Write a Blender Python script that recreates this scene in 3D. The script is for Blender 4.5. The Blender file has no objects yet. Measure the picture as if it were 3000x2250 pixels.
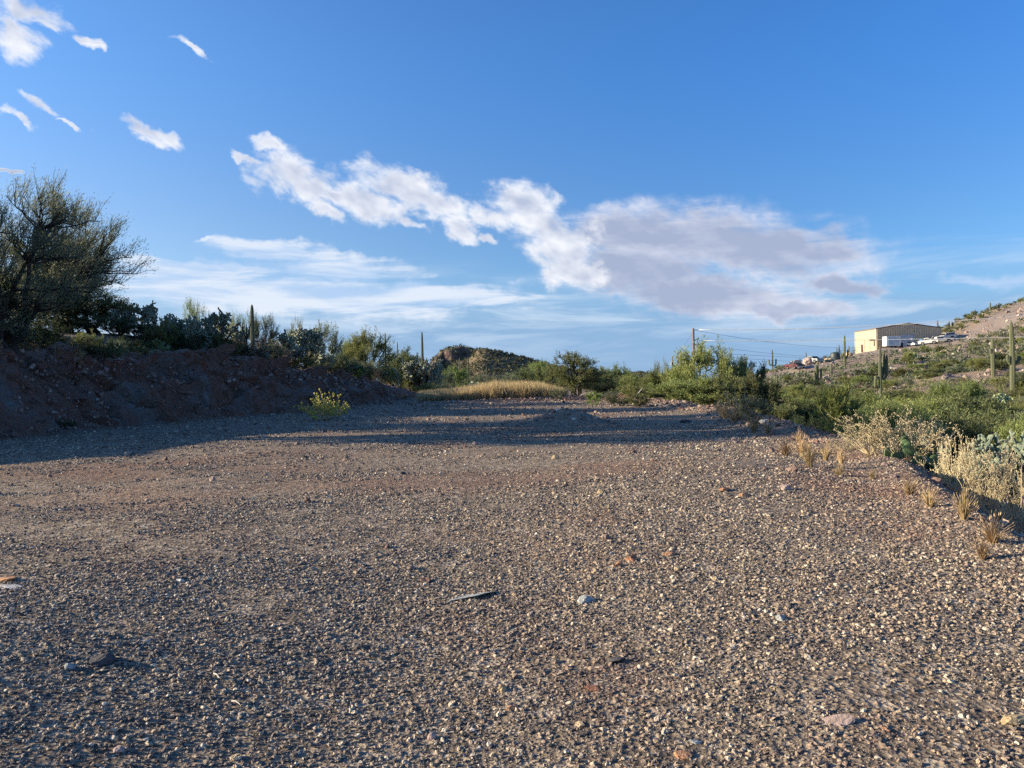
import bpy, math, random
import numpy as np
random.seed(7); np.random.seed(7)
R = math.radians
sc = bpy.context.scene
C = sc.collection

# ------------------------------------------------------------------ camera
CAMZ, F, ROLL = 1.6, 2250.0, R(1.0)
T = math.tan(ROLL)
cam_d = bpy.data.cameras.new('camera'); cam = bpy.data.objects.new('camera', cam_d); C.objects.link(cam)
cam_d.sensor_width = 36.0; cam_d.lens = 36.0 * F / 3000.0
cam_d.clip_start = 0.05; cam_d.clip_end = 12000
cam.location = (0, 0, CAMZ)
cam.rotation_mode = 'XYZ'
cam_d.shift_y = 5.0 / 3000.0 * -1.0
from mathutils import Matrix
cam.matrix_world = Matrix.Translation((0, 0, CAMZ)) @ Matrix.Rotation(R(90), 4, 'X') @ Matrix.Rotation(-ROLL, 4, 'Z')
sc.camera = cam

# ------------------------------------------------------------------ world / sun
SUN_EL = R(15.5)
SUN_AZ = R(-88.0)         # measured from +Y towards +X
EXPOSURE = 1.15
SUN_POWER = 4.95
SKY = 0.12
sc.view_settings.view_transform = 'Standard'
sc.view_settings.look = 'None'
sc.view_settings.exposure = EXPOSURE
sc.view_settings.gamma = 1.0
sc.view_settings.use_curve_mapping = False
sc.render.engine = 'CYCLES'
sc.cycles.max_bounces = 5
sc.cycles.diffuse_bounces = 3
sc.cycles.glossy_bounces = 2
sc.cycles.transmission_bounces = 4
sc.cycles.transparent_max_bounces = 6
sc.cycles.use_denoising = False
sc.cycles.sample_clamp_indirect = 4.0

w = bpy.data.worlds.new('World'); sc.world = w; w.use_nodes = True
nt = w.node_tree; N = nt.nodes; LK = nt.links
N.clear()
def mk(tree, typ, **kw):
    n = tree.nodes.new(typ)
    for k, v in kw.items(): setattr(n, k, v)
    return n
def inp(tree, n, i, v):
    if v is None: return
    if isinstance(v, bpy.types.NodeSocket): tree.links.new(v, n.inputs[i])
    else: n.inputs[i].default_value = v
def MT(tree, op, a, b=None, c=None, clamp=False):
    n = mk(tree, 'ShaderNodeMath', operation=op, use_clamp=clamp)
    inp(tree, n, 0, a); inp(tree, n, 1, b); inp(tree, n, 2, c)
    return n.outputs[0]
def VM(tree, op, a, b=None):
    n = mk(tree, 'ShaderNodeVectorMath', operation=op); inp(tree, n, 0, a); inp(tree, n, 1, b)
    return n.outputs[0]
def SS(tree, x, lo, hi, a=0.0, b=1.0):
    n = mk(tree, 'ShaderNodeMapRange', interpolation_type='SMOOTHSTEP')
    inp(tree, n, 0, x); inp(tree, n, 1, lo); inp(tree, n, 2, hi); inp(tree, n, 3, a); inp(tree, n, 4, b)
    return n.outputs[0]
def MIX(tree, f, a, b, blend='MIX'):
    n = mk(tree, 'ShaderNodeMix', data_type='RGBA', blend_type=blend)
    inp(tree, n, 0, f)
    for i, v in ((6, a), (7, b)):
        if isinstance(v, (tuple, list)): n.inputs[i].default_value = (*v[:3], 1)
        else: tree.links.new(v, n.inputs[i])
    return n.outputs[2]
def NOISE(tree, vec, scale, detail=4, rough=.55, dist=0.0):
    n = mk(tree, 'ShaderNodeTexNoise'); inp(tree, n, 0, vec)
    n.inputs['Scale'].default_value = scale; n.inputs['Detail'].default_value = detail
    n.inputs['Roughness'].default_value = rough; n.inputs['Distortion'].default_value = dist
    return n.outputs[0]

sky = mk(nt, 'ShaderNodeTexSky', sky_type='NISHITA')
sky.sun_disc = False; sky.sun_elevation = SUN_EL; sky.sun_rotation = SUN_AZ
sky.altitude = 700; sky.air_density = 1.0; sky.dust_density = 0.6; sky.ozone_density = 3.0
geo = mk(nt, 'ShaderNodeTexCoord').outputs['Generated']
sep = mk(nt, 'ShaderNodeSeparateXYZ'); LK.new(geo, sep.inputs[0])
az = MT(nt, 'ARCTAN2', sep.outputs[0], sep.outputs[1])
el = MT(nt, 'ARCSINE', sep.outputs[2])
cmb = mk(nt, 'ShaderNodeCombineXYZ'); LK.new(az, cmb.inputs[0]); LK.new(el, cmb.inputs[1])
ae = cmb.outputs[0]
def azel(u, v):
    X = (u - 1500) - (v - 1125) * T; V = v + (u - 1500) * T
    a = math.atan(X / F); return a, math.atan((1120 - V) / F * math.cos(a))
# sky coordinates stretched horizontally, as clouds near the horizon are
mp = mk(nt, 'ShaderNodeMapping'); mp.inputs['Scale'].default_value = (1.0, 2.0, 1); LK.new(ae, mp.inputs[0])
aes = mp.outputs[0]
mp2 = mk(nt, 'ShaderNodeMapping'); mp2.inputs['Scale'].default_value = (0.7, 5.0, 1)
mp2.inputs['Rotation'].default_value = (0, 0, R(3)); LK.new(ae, mp2.inputs[0])
streak = NOISE(nt, mp2.outputs[0], 7.0, 5, .6, .4)
mpr = mk(nt, 'ShaderNodeMapping'); mpr.inputs['Rotation'].default_value = (0, 0, R(22)); LK.new(ae, mpr.inputs[0])
mpr2 = mk(nt, 'ShaderNodeMapping'); mpr2.inputs['Scale'].default_value = (1.0, 1.7, 1); LK.new(mpr.outputs[0], mpr2.inputs[0])
n1 = NOISE(nt, mpr2.outputs[0], 15.0, 7, .64, .6)
mpo = mk(nt, 'ShaderNodeMapping'); mpo.inputs['Location'].default_value = (0.012, -0.022, 0); LK.new(mpr2.outputs[0], mpo.inputs[0])
n1o = NOISE(nt, mpo.outputs[0], 13.0, 3, .55, 0)
n1s = NOISE(nt, mpr2.outputs[0], 13.0, 3, .55, 0)
# warp of the blob coordinates
wn = mk(nt, 'ShaderNodeTexNoise'); LK.new(ae, wn.inputs[0]); wn.inputs['Scale'].default_value = 26; wn.inputs['Detail'].default_value = 4
wv = VM(nt, 'MULTIPLY', VM(nt, 'SUBTRACT', wn.outputs['Color'], (.5, .5, .5)), (.075, .045, 0))
aw = VM(nt, 'ADD', ae, wv)
def blobs(lst, ang, grow=1.4):
    """union of soft ellipses in azimuth / elevation that share one tilt: rotate once, then scale-and-measure each"""
    rt = mk(nt, 'ShaderNodeMapping'); rt.inputs['Rotation'].default_value = (0, 0, R(ang)); LK.new(aw, rt.inputs[0]); q = rt.outputs[0]
    c_, s_ = math.cos(R(ang)), math.sin(R(ang)); acc = None
    for (u, v, ru, rv, s) in lst:
        a, e = azel(u, v); ca = math.cos(a); g_ = grow * s ** .7
        A, B = ru / F * ca * ca * g_, rv / F * ca * g_
        x_, y_ = a * c_ - e * s_, a * s_ + e * c_
        m = mk(nt, 'ShaderNodeVectorMath', operation='MULTIPLY_ADD'); LK.new(q, m.inputs[0])
        m.inputs[1].default_value = (1 / A, 1 / B, 0); m.inputs[2].default_value = (-x_ / A, -y_ / B, 0)
        l = mk(nt, 'ShaderNodeVectorMath', operation='LENGTH'); LK.new(m.outputs[0], l.inputs[0]); o = l.outputs['Value']
        acc = o if acc is None else MT(nt, 'MINIMUM', acc, o)
    return MT(nt, 'MULTIPLY', MT(nt, 'SUBTRACT', 1, MT(nt, 'MINIMUM', acc, 1)), 1.3)
white = blobs([(868,520,118,62,1.2), (800,430,70,26,.9), (730,468,60,20,.75), (945,620,78,32,1.0),
  (1190,560,150,55,1.25), (1090,600,100,52,1.2), (1290,605,120,45,1.1), (1185,652,100,20,.85), (1340,670,80,36,.8), (1430,705,62,17,.8), (1440,640,75,34,1.0), (1000,575,45,22,.9),
  (1545,625,115,62,1.3), (1640,700,125,72,1.2), (1670,790,115,52,1.05),
  (90,25,150,50,.9), (45,110,95,70,.75), (150,80,60,20,.7), (245,130,48,18,.8),
  (118,305,80,19,.85), (75,357,65,15,.85), (200,365,45,11,.8), (440,380,95,24,.95),
  (560,138,85,11,.75), (40,500,40,10,.6)], 20)
grey = blobs([(1830,680,150,60,1.2), (2040,700,270,75,1.35), (2270,735,240,70,1.25), (1850,790,220,75,1.15), (2430,745,130,42,.9),
  (2050,860,260,62,1.0), (2280,905,230,34,.85), (2450,830,170,36,.75)], 6)
strat = blobs([(790,735,200,34,.95), (560,790,300,34,1.0), (960,785,230,44,1.05), (560,840,300,60,1.1),
  (950,860,420,56,1.2), (1250,860,330,42,1.0), (590,705,40,10,.75), (2900,830,230,45,.6)], 2)
st = MT(nt, 'SUBTRACT', streak, .5)
nn = MT(nt, 'SUBTRACT', n1, .5)
hi = NOISE(nt, mpr2.outputs[0], 45.0, 3, .6, 0)
nn2 = MT(nt, 'ADD', MT(nt, 'MULTIPLY', nn, 1.7), MT(nt, 'MULTIPLY', MT(nt, 'SUBTRACT', hi, .5), .8))
dW = SS(nt, MT(nt, 'ADD', white, MT(nt, 'MULTIPLY', nn2, SS(nt, white, .0, .35))), .16, .98)
dG = SS(nt, MT(nt, 'ADD', grey, MT(nt, 'MULTIPLY', MT(nt, 'ADD', MT(nt, 'MULTIPLY', nn2, .6), MT(nt, 'MULTIPLY', st, 1.2)), SS(nt, grey, .02, .40))), .0, .80)
dS = SS(nt, MT(nt, 'ADD', strat, MT(nt, 'MULTIPLY', MT(nt, 'ADD', MT(nt, 'MULTIPLY', st, 2.2), MT(nt, 'MULTIPLY', nn, .6)), SS(nt, strat, .02, .35))), .10, .85)
shade = MT(nt, 'ADD', MT(nt, 'MULTIPLY', MT(nt, 'SUBTRACT', n1s, n1o), 3.2), MT(nt, 'MULTIPLY', MT(nt, 'SUBTRACT', n1s, .5), -1.0))
WH, GR = (.43, .44, .465), (.23, .26, .335)
LW = MT(nt, 'ADD', SS(nt, white, .35, 1.15, 0, .55), shade, clamp=True)
colW = MIX(nt, LW, WH, GR)
LG = MT(nt, 'ADD', SS(nt, grey, .10, .95, .12, .95), MT(nt, 'ADD', MT(nt, 'MULTIPLY', shade, .45), MT(nt, 'MULTIPLY', st, -1.3)), clamp=True)
colG = MIX(nt, LG, (.37, .38, .43), (.185, .212, .29))
colS = MIX(nt, SS(nt, streak, .40, .60), (.22, .30, .42), (.37, .40, .45))

hs = mk(nt, 'ShaderNodeHueSaturation'); hs.inputs['Hue'].default_value = .5; hs.inputs['Saturation'].default_value = 1.0
hs.inputs['Value'].default_value = 1.0
LK.new(sky.outputs[0], hs.inputs['Color'])
# clear dry air: deeper blue away from the sun, paler towards it
elf = SS(nt, el, .14, .42)
tone = MIX(nt, elf, (.37, .53, .69), (.29, .60, .92))
dt = mk(nt, 'ShaderNodeVectorMath', operation='DOT_PRODUCT'); LK.new(geo, dt.inputs[0])
dt.inputs[1].default_value = (math.sin(SUN_AZ) * math.cos(SUN_EL), math.cos(SUN_AZ) * math.cos(SUN_EL), math.sin(SUN_EL))
aur = SS(nt, dt.outputs['Value'], -.35, .9)
tone = MIX(nt, aur, tone, MIX(nt, 1.0, tone, (1.95, 1.27, 1.0), 'MULTIPLY'))
skyc = VM(nt, 'MULTIPLY', VM(nt, 'MULTIPLY', hs.outputs[0], tone), (SKY,) * 3)
SKYC_NODE = skyc
# broad thin layer near the horizon, all the way round
lay = MT(nt, 'ADD', el, MT(nt, 'MULTIPLY', st, -.10))
dL = SS(nt, lay, .165, .06, 0, .93)
colL = MIX(nt, MT(nt, 'MULTIPLY', SS(nt, streak, .42, .62), SS(nt, el, .0, .09)), (.130, .212, .33), (.25, .315, .40))
c = MIX(nt, dL, skyc, colL)
c = MIX(nt, MT(nt, 'MULTIPLY', dS, .85), c, colS)
c = MIX(nt, MT(nt, 'MULTIPLY', dG, .93), c, colG)
c = MIX(nt, MT(nt, 'MULTIPLY', dW, .96), c, colW)
bg = mk(nt, 'ShaderNodeBackground'); LK.new(c, bg.inputs[0]); bg.inputs[1].default_value = 1.0
wo = mk(nt, 'ShaderNodeOutputWorld'); LK.new(bg.outputs[0], wo.inputs[0])
w.cycles.sampling_method = 'MANUAL'; w.cycles.sample_map_resolution = 512

sd = bpy.data.lights.new('sun', 'SUN'); sun = bpy.data.objects.new('sun', sd); C.objects.link(sun)
sd.energy = SUN_POWER; sd.angle = R(.53); sd.color = (1.0, .84, .60)
sv = (math.sin(SUN_AZ) * math.cos(SUN_EL), math.cos(SUN_AZ) * math.cos(SUN_EL), math.sin(SUN_EL))
from mathutils import Vector
sun.rotation_euler = Vector(sv).to_track_quat('Z', 'Y').to_euler()

# ------------------------------------------------------------------ numeric helpers
def _h(ix, iy, seed):
    n = (ix.astype(np.int64) * 374761393 + iy.astype(np.int64) * 668265263 + seed * 2147483647) & 0xffffffff
    n = ((n ^ (n >> 13)) * 1274126177) & 0xffffffff
    n = n ^ (n >> 16)
    return (n & 0xffff) / 65535.0
def vn(x, y, seed=0):
    x = np.asarray(x, float); y = np.asarray(y, float)
    ix, iy = np.floor(x), np.floor(y); fx, fy = x - ix, y - iy
    fx = fx * fx * (3 - 2 * fx); fy = fy * fy * (3 - 2 * fy)
    a = _h(ix, iy, seed); b = _h(ix + 1, iy, seed); c = _h(ix, iy + 1, seed); d = _h(ix + 1, iy + 1, seed)
    return (a * (1 - fx) + b * fx) * (1 - fy) + (c * (1 - fx) + d * fx) * fy
def fbm(x, y, o=4, seed=0):
    s = 0; a = .5; t = 0
    for k in range(o):
        s = s + a * (vn(np.asarray(x) * 2 ** k + 17.3 * k, np.asarray(y) * 2 ** k - 9.1 * k, seed + k) - .5); t += a; a *= .5
    return s / t * 2
def facets(a, b, seed):
    """broken rock: every cell of an irregular grid is one tilted plane"""
    a = np.asarray(a, float); b = np.asarray(b, float); ia, ib = np.floor(a), np.floor(b)
    best = np.full(a.shape, 1e9); val = np.zeros(a.shape)
    for i in (-1, 0, 1):
        for j in (-1, 0, 1):
            ca, cb = ia + i, ib + j
            pa = ca + .1 + .8 * _h(ca, cb, seed); pb = cb + .1 + .8 * _h(ca, cb, seed + 1)
            d = (a - pa) ** 2 + (b - pb) ** 2
            v = _h(ca, cb, seed + 2) + (a - pa) * (_h(ca, cb, seed + 3) - .5) * 1.6 + (b - pb) * (_h(ca, cb, seed + 4) - .5) * 1.6
            m = d < best; best = np.where(m, d, best); val = np.where(m, v, val)
    return val
def sst(x, a, b):
    t = np.clip((x - a) / (b - a), 0, 1); return t * t * (3 - 2 * t)

def xof(u, v, d): return ((u - 1500) - (v - 1125) * T) / F * d
def zof(u, v, d): return CAMZ + (1120 - (v + (u - 1500) * T)) / F * d

# ------------------------------------------------------------------ terrain height
DD = np.array([0, 20, 40, 70, 100, 130, 161, 170, 200, 240, 300, 420, 700.])
COL = {
 900: [0, 0, 0, 0, 0, -.5, -0.88, -1, -1, -1, -2, -3, -5],
 1650: [0, 0, 0, 0, -.3, -.8, -0.95, -1, -1, -1, -2, -3, -5],
 1800: [0, -.8, -1.2, -1.2, -1, -1, -1.00, -1, -1, -1, -2, -3, -5],
 2000: [0, -1.5, -2.2, -2, -1.2, -.8, -0.57, -.5, -.5, -1, -2, -3, -5],
 2100: [0, -2, -2.6, -2.2, -1.2, -.6, 0.37, .7, .7, -.3, -2, -3, -5],
 2250: [0, -2.2, -3, -2.3, -.9, .9, 1.24, 2.8, 2.9, .5, -1, -3, -5],
 2400: [0, -2.4, -3, -2.1, -.4, 1.9, 2.33, 4.3, 5.2, 4, 2, -1, -4],
 2500: [0, -2.5, -3, -1.9, -.1, 2.5, 2.97, 5.1, 7.2, 6.2, 4, 0, -3],
 2600: [0, -2.6, -3, -1.7, .3, 3.3, 3.77, 5.9, 8.6, 8.9, 8, 4, 0],
 2750: [0, -2.6, -2.8, -1.0, 1.5, 3.6, 5.93, 6.7, 9.0, 15.4, 18, 14, 4],
 2870: [0, -2.6, -2.6, -.6, 1.8, 4.0, 6.70, 7.6, 11.6, 20.5, 22, 18, 6],
 3000: [0, -2.6, -2.4, -.2, 2.2, 4.4, 7.62, 8.7, 14.4, 24.4, 27, 24, 8],
 3400: [0, -2.6, -1.5, 2, 5, 8, 12.50, 14, 21, 32, 36, 34, 12],
}
_uk = sorted(COL); _ang = np.array([math.atan((k - 1500) / F) for k in _uk]); _tab = np.array([COL[k] for k in _uk])
_ga = np.linspace(_ang[0], _ang[-1], 240); _gd = np.linspace(0, 700, 701)
_t1 = np.array([np.interp(_gd, DD, row) for row in _tab])
_t2 = np.array([np.interp(_ga, _ang, _t1[:, j]) for j in range(len(_gd))]).T
def _blur(a, r, ax):
    k = np.exp(-np.linspace(-2, 2, 2 * r + 1) ** 2); k /= k.sum()
    p = np.concatenate([np.repeat(np.take(a, [0], ax), r, ax), a, np.repeat(np.take(a, [-1], ax), r, ax)], ax)
    return np.apply_along_axis(lambda m: np.convolve(m, k, 'valid'), ax, p)
_t2 = _blur(_blur(_t2, 5, 0), 3, 1)
def table(x, y):
    th = np.arctan2(x, np.maximum(y, 1e-3)); d = np.maximum(y, 0) * .35 + .65 * np.hypot(x, y) * np.cos(np.clip(th, -.8, .8)); d = np.clip(d, 0, 699)
    i = np.clip((th - _ga[0]) / (_ga[1] - _ga[0]), 0, len(_ga) - 1.001); j = np.clip(d, 0, 699.)
    i0 = i.astype(int); j0 = j.astype(int); j0 = np.minimum(j0, 699); fi = i - i0; fj = j - j0
    return (_t2[i0, j0] * (1 - fi) + _t2[i0 + 1, j0] * fi) * (1 - fj) + (_t2[i0, j0 + 1] * (1 - fi) + _t2[i0 + 1, j0 + 1] * fi) * fj
def xl(y): return np.interp(y, [-40, 0, 20, 26, 34, 42, 46, 60, 70, 90, 130, 200], [-15, -16.5, -17, -17.3, -16.8, -14, -12, -12, -11.7, -10.5, -12, -20])
def zt(y): return np.interp(y, [-40, 0, 14, 18.5, 28, 33, 35, 38, 42, 46, 50, 70, 90, 110, 150, 250], [.5, .5, .7, 2.9, 3.15, 3.15, 2.85, 2.85, 3.2, 2.8, 2.5, 2.1, 1.1, .7, .3, -.5])
def bw(y): return np.interp(y, [0, 28, 40, 60, 90], [3.6, 3.2, 2.4, 2.0, 3.5])
def xr(y): return np.interp(y, [-30, 0, 5, 6.6, 10, 12.4, 19, 28, 34, 53, 80, 120], [3.4, 3.9, 4.1, 4.35, 5.6, 6.5, 8.4, 9.6, 10.4, 10.8, 10, 4])
def H(x, y, fine=True):
    x = np.asarray(x, float); y = np.asarray(y, float)
    d = np.hypot(x, y)
    pad = .10 * fbm(x / 9, y / 7, 3, 3) * sst(d, 2, 14) + .05 * fbm(x / 2.6, y / 1.8, 3, 5)
    pad = pad + .30 * np.exp(-((x - 2.9) / 2.5) ** 2 - ((y - 9.5) / 6) ** 2) + .17 * np.exp(-((x + 3.9) / 2.0) ** 2 - ((y - 4.2) / 3.5) ** 2) - .10 * np.exp(-((x + .6) / 1.6) ** 2 - ((y - 3.5) / 3.0) ** 2)
    # dirt mound in the middle of the pad
    pad = pad + .42 * np.exp(-((x - 2.1 - (31 - y) * .22) / .9) ** 2 - ((y - 31) / 3.2) ** 2) * (1 + .5 * fbm(x * 2, y * 2, 2, 8))
    # low windrow of spoil at the far end and along the right edge
    pad = pad + .35 * np.exp(-((y - 66 - 2 * np.sin(x * .3)) / 2.0) ** 2) * sst(x, -8, -3) * (.7 + .6 * fbm(x / 1.5, y / 2, 2, 9))
    e = x - xr(y)
    pad = pad + .28 * np.exp(-((e + .9) / 1.0) ** 2) * sst(y, 17, 24) * (.6 + .9 * fbm(x / 2, y / 2, 3, 10))
    pad = pad + .10 * np.exp(-((e + .35) / .5) ** 2) * (1 - sst(y, 14, 18))
    # right side
    near = 1 - sst(y, 13, 20)
    fall = -np.maximum(e, 0) * sst(e, -.2, .5) * .46 * (1 - near) - near * (.58 * np.clip(e, 0, 1.2) + .13 * np.maximum(e - 1.4, 0))
    tb = table(x, y)
    far = np.maximum(fall, np.minimum(tb, 0)) * (1 - sst(e, 6, 14)) + tb * sst(e, 6, 14)
    hill = tb > 0
    far = np.where(e > 0, far, 0)
    far = far + sst(e, 3, 15) * (fbm(x / 14, y / 14, 4, 11) * 1.0 + .35 * fbm(x / 3, y / 3, 3, 12)) * sst(d, 20, 60)
    mr = sst(e, -.3, .6)
    endm = sst(y, 74, 84)
    z = pad * (1 - mr) * (1 - endm) + far * mr
    z = z + endm * (1 - mr) * (tb + fbm(x / 10, y / 10, 4, 13) * .6 + .15)
    # left bank and the rising ground above it
    s = xl(y) - x
    g = sst(s, 0, bw(y)) * .55 + .45 * np.clip(s / bw(y), 0, 1)
    back = .38 * np.clip(s - bw(y) - .2, 0, 3.6) + .07 * np.clip(s - bw(y) - 3.8, 0, 60)
    L = zt(y) * g + back * np.clip(1 - (y - 60) / 60, 0, 1) + sst(s, bw(y) * .8, bw(y) + 3) * (fbm(x / 7, y / 7, 4, 21) * .35)
    z = np.where(s > 0, L + z * (1 - sst(s, 0, 4)), z)
    return z
def h1(x, y): return float(H(np.array([x]), np.array([y]))[0])
_dm = np.concatenate([np.arange(2, 30, .05), np.arange(30, 300, .4)])
def hit(u, v):
    xs = xof(u, v, _dm); zs = zof(u, v, _dm); hs_ = H(xs, _dm)
    k = np.where(zs <= hs_)[0]
    d = _dm[k[0]] if len(k) else 60.
    return float(xof(u, v, d)), float(d), float(h1(xof(u, v, d), d))

# ------------------------------------------------------------------ mesh helpers
def mesh_np(name, V, faces=None, quads=None, tris=None, smooth=False, mats=(), cols=None, matidx=None):
    """V (n,3); quads (m,4) and / or tris (k,3)"""
    me = bpy.data.meshes.new(name)
    V = np.asarray(V, np.float32)
    nq = 0 if quads is None else len(quads); ntr = 0 if tris is None else len(tris)
    me.vertices.add(len(V)); me.vertices.foreach_set('co', V.ravel())
    loops = []
    if nq: loops.append(np.asarray(quads, np.int32).ravel())
    if ntr: loops.append(np.asarray(tris, np.int32).ravel())
    lv = np.concatenate(loops)
    me.loops.add(len(lv)); me.loops.foreach_set('vertex_index', lv)
    st_ = np.concatenate([np.arange(nq) * 4, nq * 4 + np.arange(ntr) * 3]).astype(np.int32)
    me.polygons.add(nq + ntr); me.polygons.foreach_set('loop_start', st_)
    me.polygons.foreach_set('use_smooth', np.full(nq + ntr, smooth, bool))
    for m in mats: me.materials.append(m)
    if matidx is not None: me.polygons.foreach_set('material_index', np.asarray(matidx, np.int32))
    me.update(calc_edges=True)
    if cols is not None:
        for nm, arr in cols.items():
            at = me.attributes.new(nm, 'FLOAT', 'POINT'); at.data.foreach_set('value', np.asarray(arr, np.float32))
    me.validate()
    return me
def link(name, me, parent=None, loc=None, **props):
    o = bpy.data.objects.new(name, me); C.objects.link(o)
    if parent: o.parent = parent
    if loc is not None: o.location = loc
    for k, v in props.items():
        if v: o[k] = v
    return o
def empty(name, loc, rz=0, **props):
    o = bpy.data.objects.new(name, None); C.objects.link(o); o.location = loc; o.rotation_euler = (0, 0, rz)
    o.empty_display_size = .2
    for k, v in props.items():
        if v: o[k] = v
    return o

# a mesh collector for boxes, prisms, tubes
class MB:
    def __init__(s): s.V = []; s.Q = []; s.T = []; s.n = 0
    def add(s, V, Q=None, T_=None):
        V = np.asarray(V, float); s.V.append(V)
        if Q is not None and len(Q): s.Q.append(np.asarray(Q, int) + s.n)
        if T_ is not None and len(T_): s.T.append(np.asarray(T_, int) + s.n)
        s.n += len(V); return s
    def box(s, c, sz, rz=0, ry=0, rx=0):
        q = np.array([[x, y, z] for x in (-.5, .5) for y in (-.5, .5) for z in (-.5, .5)]) * np.array(sz)
        M = np.array(Matrix.Rotation(rz, 3, 'Z') @ Matrix.Rotation(ry, 3, 'Y') @ Matrix.Rotation(rx, 3, 'X'))
        return s.add(q @ M.T + np.array(c), [[0, 1, 3, 2], [4, 6, 7, 5], [0, 4, 5, 1], [2, 3, 7, 6], [0, 2, 6, 4], [1, 5, 7, 3]])
    def prism(s, poly, axis, a, b):
        """poly: list of (p,q); extruded along axis 'x' or 'y' or 'z' from a to b"""
        n = len(poly)
        def pt(p, q, t): return {'x': (t, p, q), 'y': (p, t, q), 'z': (p, q, t)}[axis]
        V = [pt(p, q, a) for p, q in poly] + [pt(p, q, b) for p, q in poly] 
        cp = np.mean(np.array(poly), 0); V += [pt(cp[0], cp[1], a), pt(cp[0], cp[1], b)]
        Q = [[i, (i + 1) % n, n + (i + 1) % n, n + i] for i in range(n)]
        Tt = [[(i + 1) % n, i, 2 * n] for i in range(n)] + [[n + i, n + (i + 1) % n, 2 * n + 1] for i in range(n)]
        return s.add(V, Q, Tt)
    def tube(s, pts, rad, sides=8, cap=True):
        V, Q, Tt = tube_np(pts, rad, sides, cap); return s.add(V, Q, Tt)
    def mesh(s, name, mats=(), smooth=False):
        return mesh_np(name, np.concatenate(s.V), quads=np.concatenate(s.Q) if s.Q else None, tris=np.concatenate(s.T) if s.T else None, smooth=smooth, mats=mats)
def tube_np(pts, rad, sides=8, cap=True, ribs=None, phase=0):
    pts = np.asarray(pts, float); n = len(pts); rad = np.broadcast_to(np.asarray(rad, float), (n,))
    tg = np.gradient(pts, axis=0); tg /= np.linalg.norm(tg, axis=1)[:, None] + 1e-9
    ref = np.array([0, 0, 1.]) if abs(tg[0][2]) < .9 else np.array([1., 0, 0])
    V = []
    a = ref - tg[0] * (ref @ tg[0]); a /= np.linalg.norm(a)
    th = np.arange(sides) / sides * 2 * np.pi
    prof = np.ones(sides) if ribs is None else ribs
    for i in range(n):
        a = a - tg[i] * (a @ tg[i]); a /= np.linalg.norm(a) + 1e-9; b = np.cross(tg[i], a)
        V.append(pts[i] + rad[i] * prof[:, None] * (np.cos(th)[:, None] * a + np.sin(th)[:, None] * b))
    V = np.concatenate(V)
    k = np.arange(sides); k2 = (k + 1) % sides
    Q = np.concatenate([np.stack([i * sides + k, i * sides + k2, (i + 1) * sides + k2, (i + 1) * sides + k], 1) for i in range(n - 1)])
    Tt = None
    if cap:
        V = np.concatenate([V, [pts[0]], [pts[-1] + tg[-1] * rad[-1] * .3]])
        c0 = n * sides
        Tt = np.concatenate([np.stack([k2, k, np.full(sides, c0)], 1), np.stack([(n - 1) * sides + k, (n - 1) * sides + k2, np.full(sides, c0 + 1)], 1)])
    return V, Q, Tt

# ------------------------------------------------------------------ materials
MATS = {}
def newmat(name):
    m = bpy.data.materials.new(name); m.use_nodes = True; t = m.node_tree; t.nodes.clear(); MATS[name] = m
    return m, t
def finish(m, t, col, rough=.8, bump=None, bstr=.3, bdist=.02, metal=0, spec=.3, trans=0, disp=None):
    b = mk(t, 'ShaderNodeBsdfPrincipled')
    inp(t, b, 'Base Color', col if isinstance(col, bpy.types.NodeSocket) else (*col[:3], 1))
    inp(t, b, 'Roughness', rough); b.inputs['Metallic'].default_value = metal
    b.inputs['Specular IOR Level'].default_value = spec
    if bump is not None:
        bp = mk(t, 'ShaderNodeBump'); bp.inputs['Strength'].default_value = bstr; bp.inputs['Distance'].default_value = bdist
        t.links.new(bump, bp.inputs['Height']); t.links.new(bp.outputs[0], b.inputs['Normal'])
    out = b.outputs[0]
    if trans:
        tr = mk(t, 'ShaderNodeBsdfTranslucent'); inp(t, tr, 0, col if isinstance(col, bpy.types.NodeSocket) else (*col[:3], 1))
        mx = mk(t, 'ShaderNodeMixShader'); mx.inputs[0].default_value = trans
        t.links.new(out, mx.inputs[1]); t.links.new(tr.outputs[0], mx.inputs[2]); out = mx.outputs[0]
    o = mk(t, 'ShaderNodeOutputMaterial'); t.links.new(out, o.inputs[0])
    return m
def pos(t): return mk(t, 'ShaderNodeNewGeometry').outputs['Position']
def objc(t): return mk(t, 'ShaderNodeTexCoord').outputs['Object']
def rnd(t): return mk(t, 'ShaderNodeObjectInfo').outputs['Random']
def ramp(t, f, stops, mode='LINEAR'):
    n = mk(t, 'ShaderNodeValToRGB'); n.color_ramp.interpolation = mode
    e = n.color_ramp.elements
    while len(e) < len(stops): e.new(.5)
    for i, (p, c_) in enumerate(stops): e[i].position = p; e[i].color = (*c_, 1)
    inp(t, n, 0, f); return n.outputs[0]
def attr(t, nm): 
    n = mk(t, 'ShaderNodeAttribute'); n.attribute_name = nm; return n.outputs['Fac']
def simple(name, col, rough=.6, metal=0, spec=.4, var=.15, scale=3, trans=0, bump=0):
    m, t = newmat(name)
    n = NOISE(t, objc(t), scale, 5, .6)
    k = SS(t, n, .25, .75, 1 - var, 1 + var)
    cc = MIX(t, 1.0, col, mk_gray(t, k), 'MULTIPLY')
    return finish(m, t, cc, rough, n if bump else None, bump, .01, metal, spec, trans)
def mk_gray(t, v):
    n = mk(t, 'ShaderNodeCombineColor')
    for i in range(3): t.links.new(v, n.inputs[i])
    return n.outputs[0]
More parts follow.
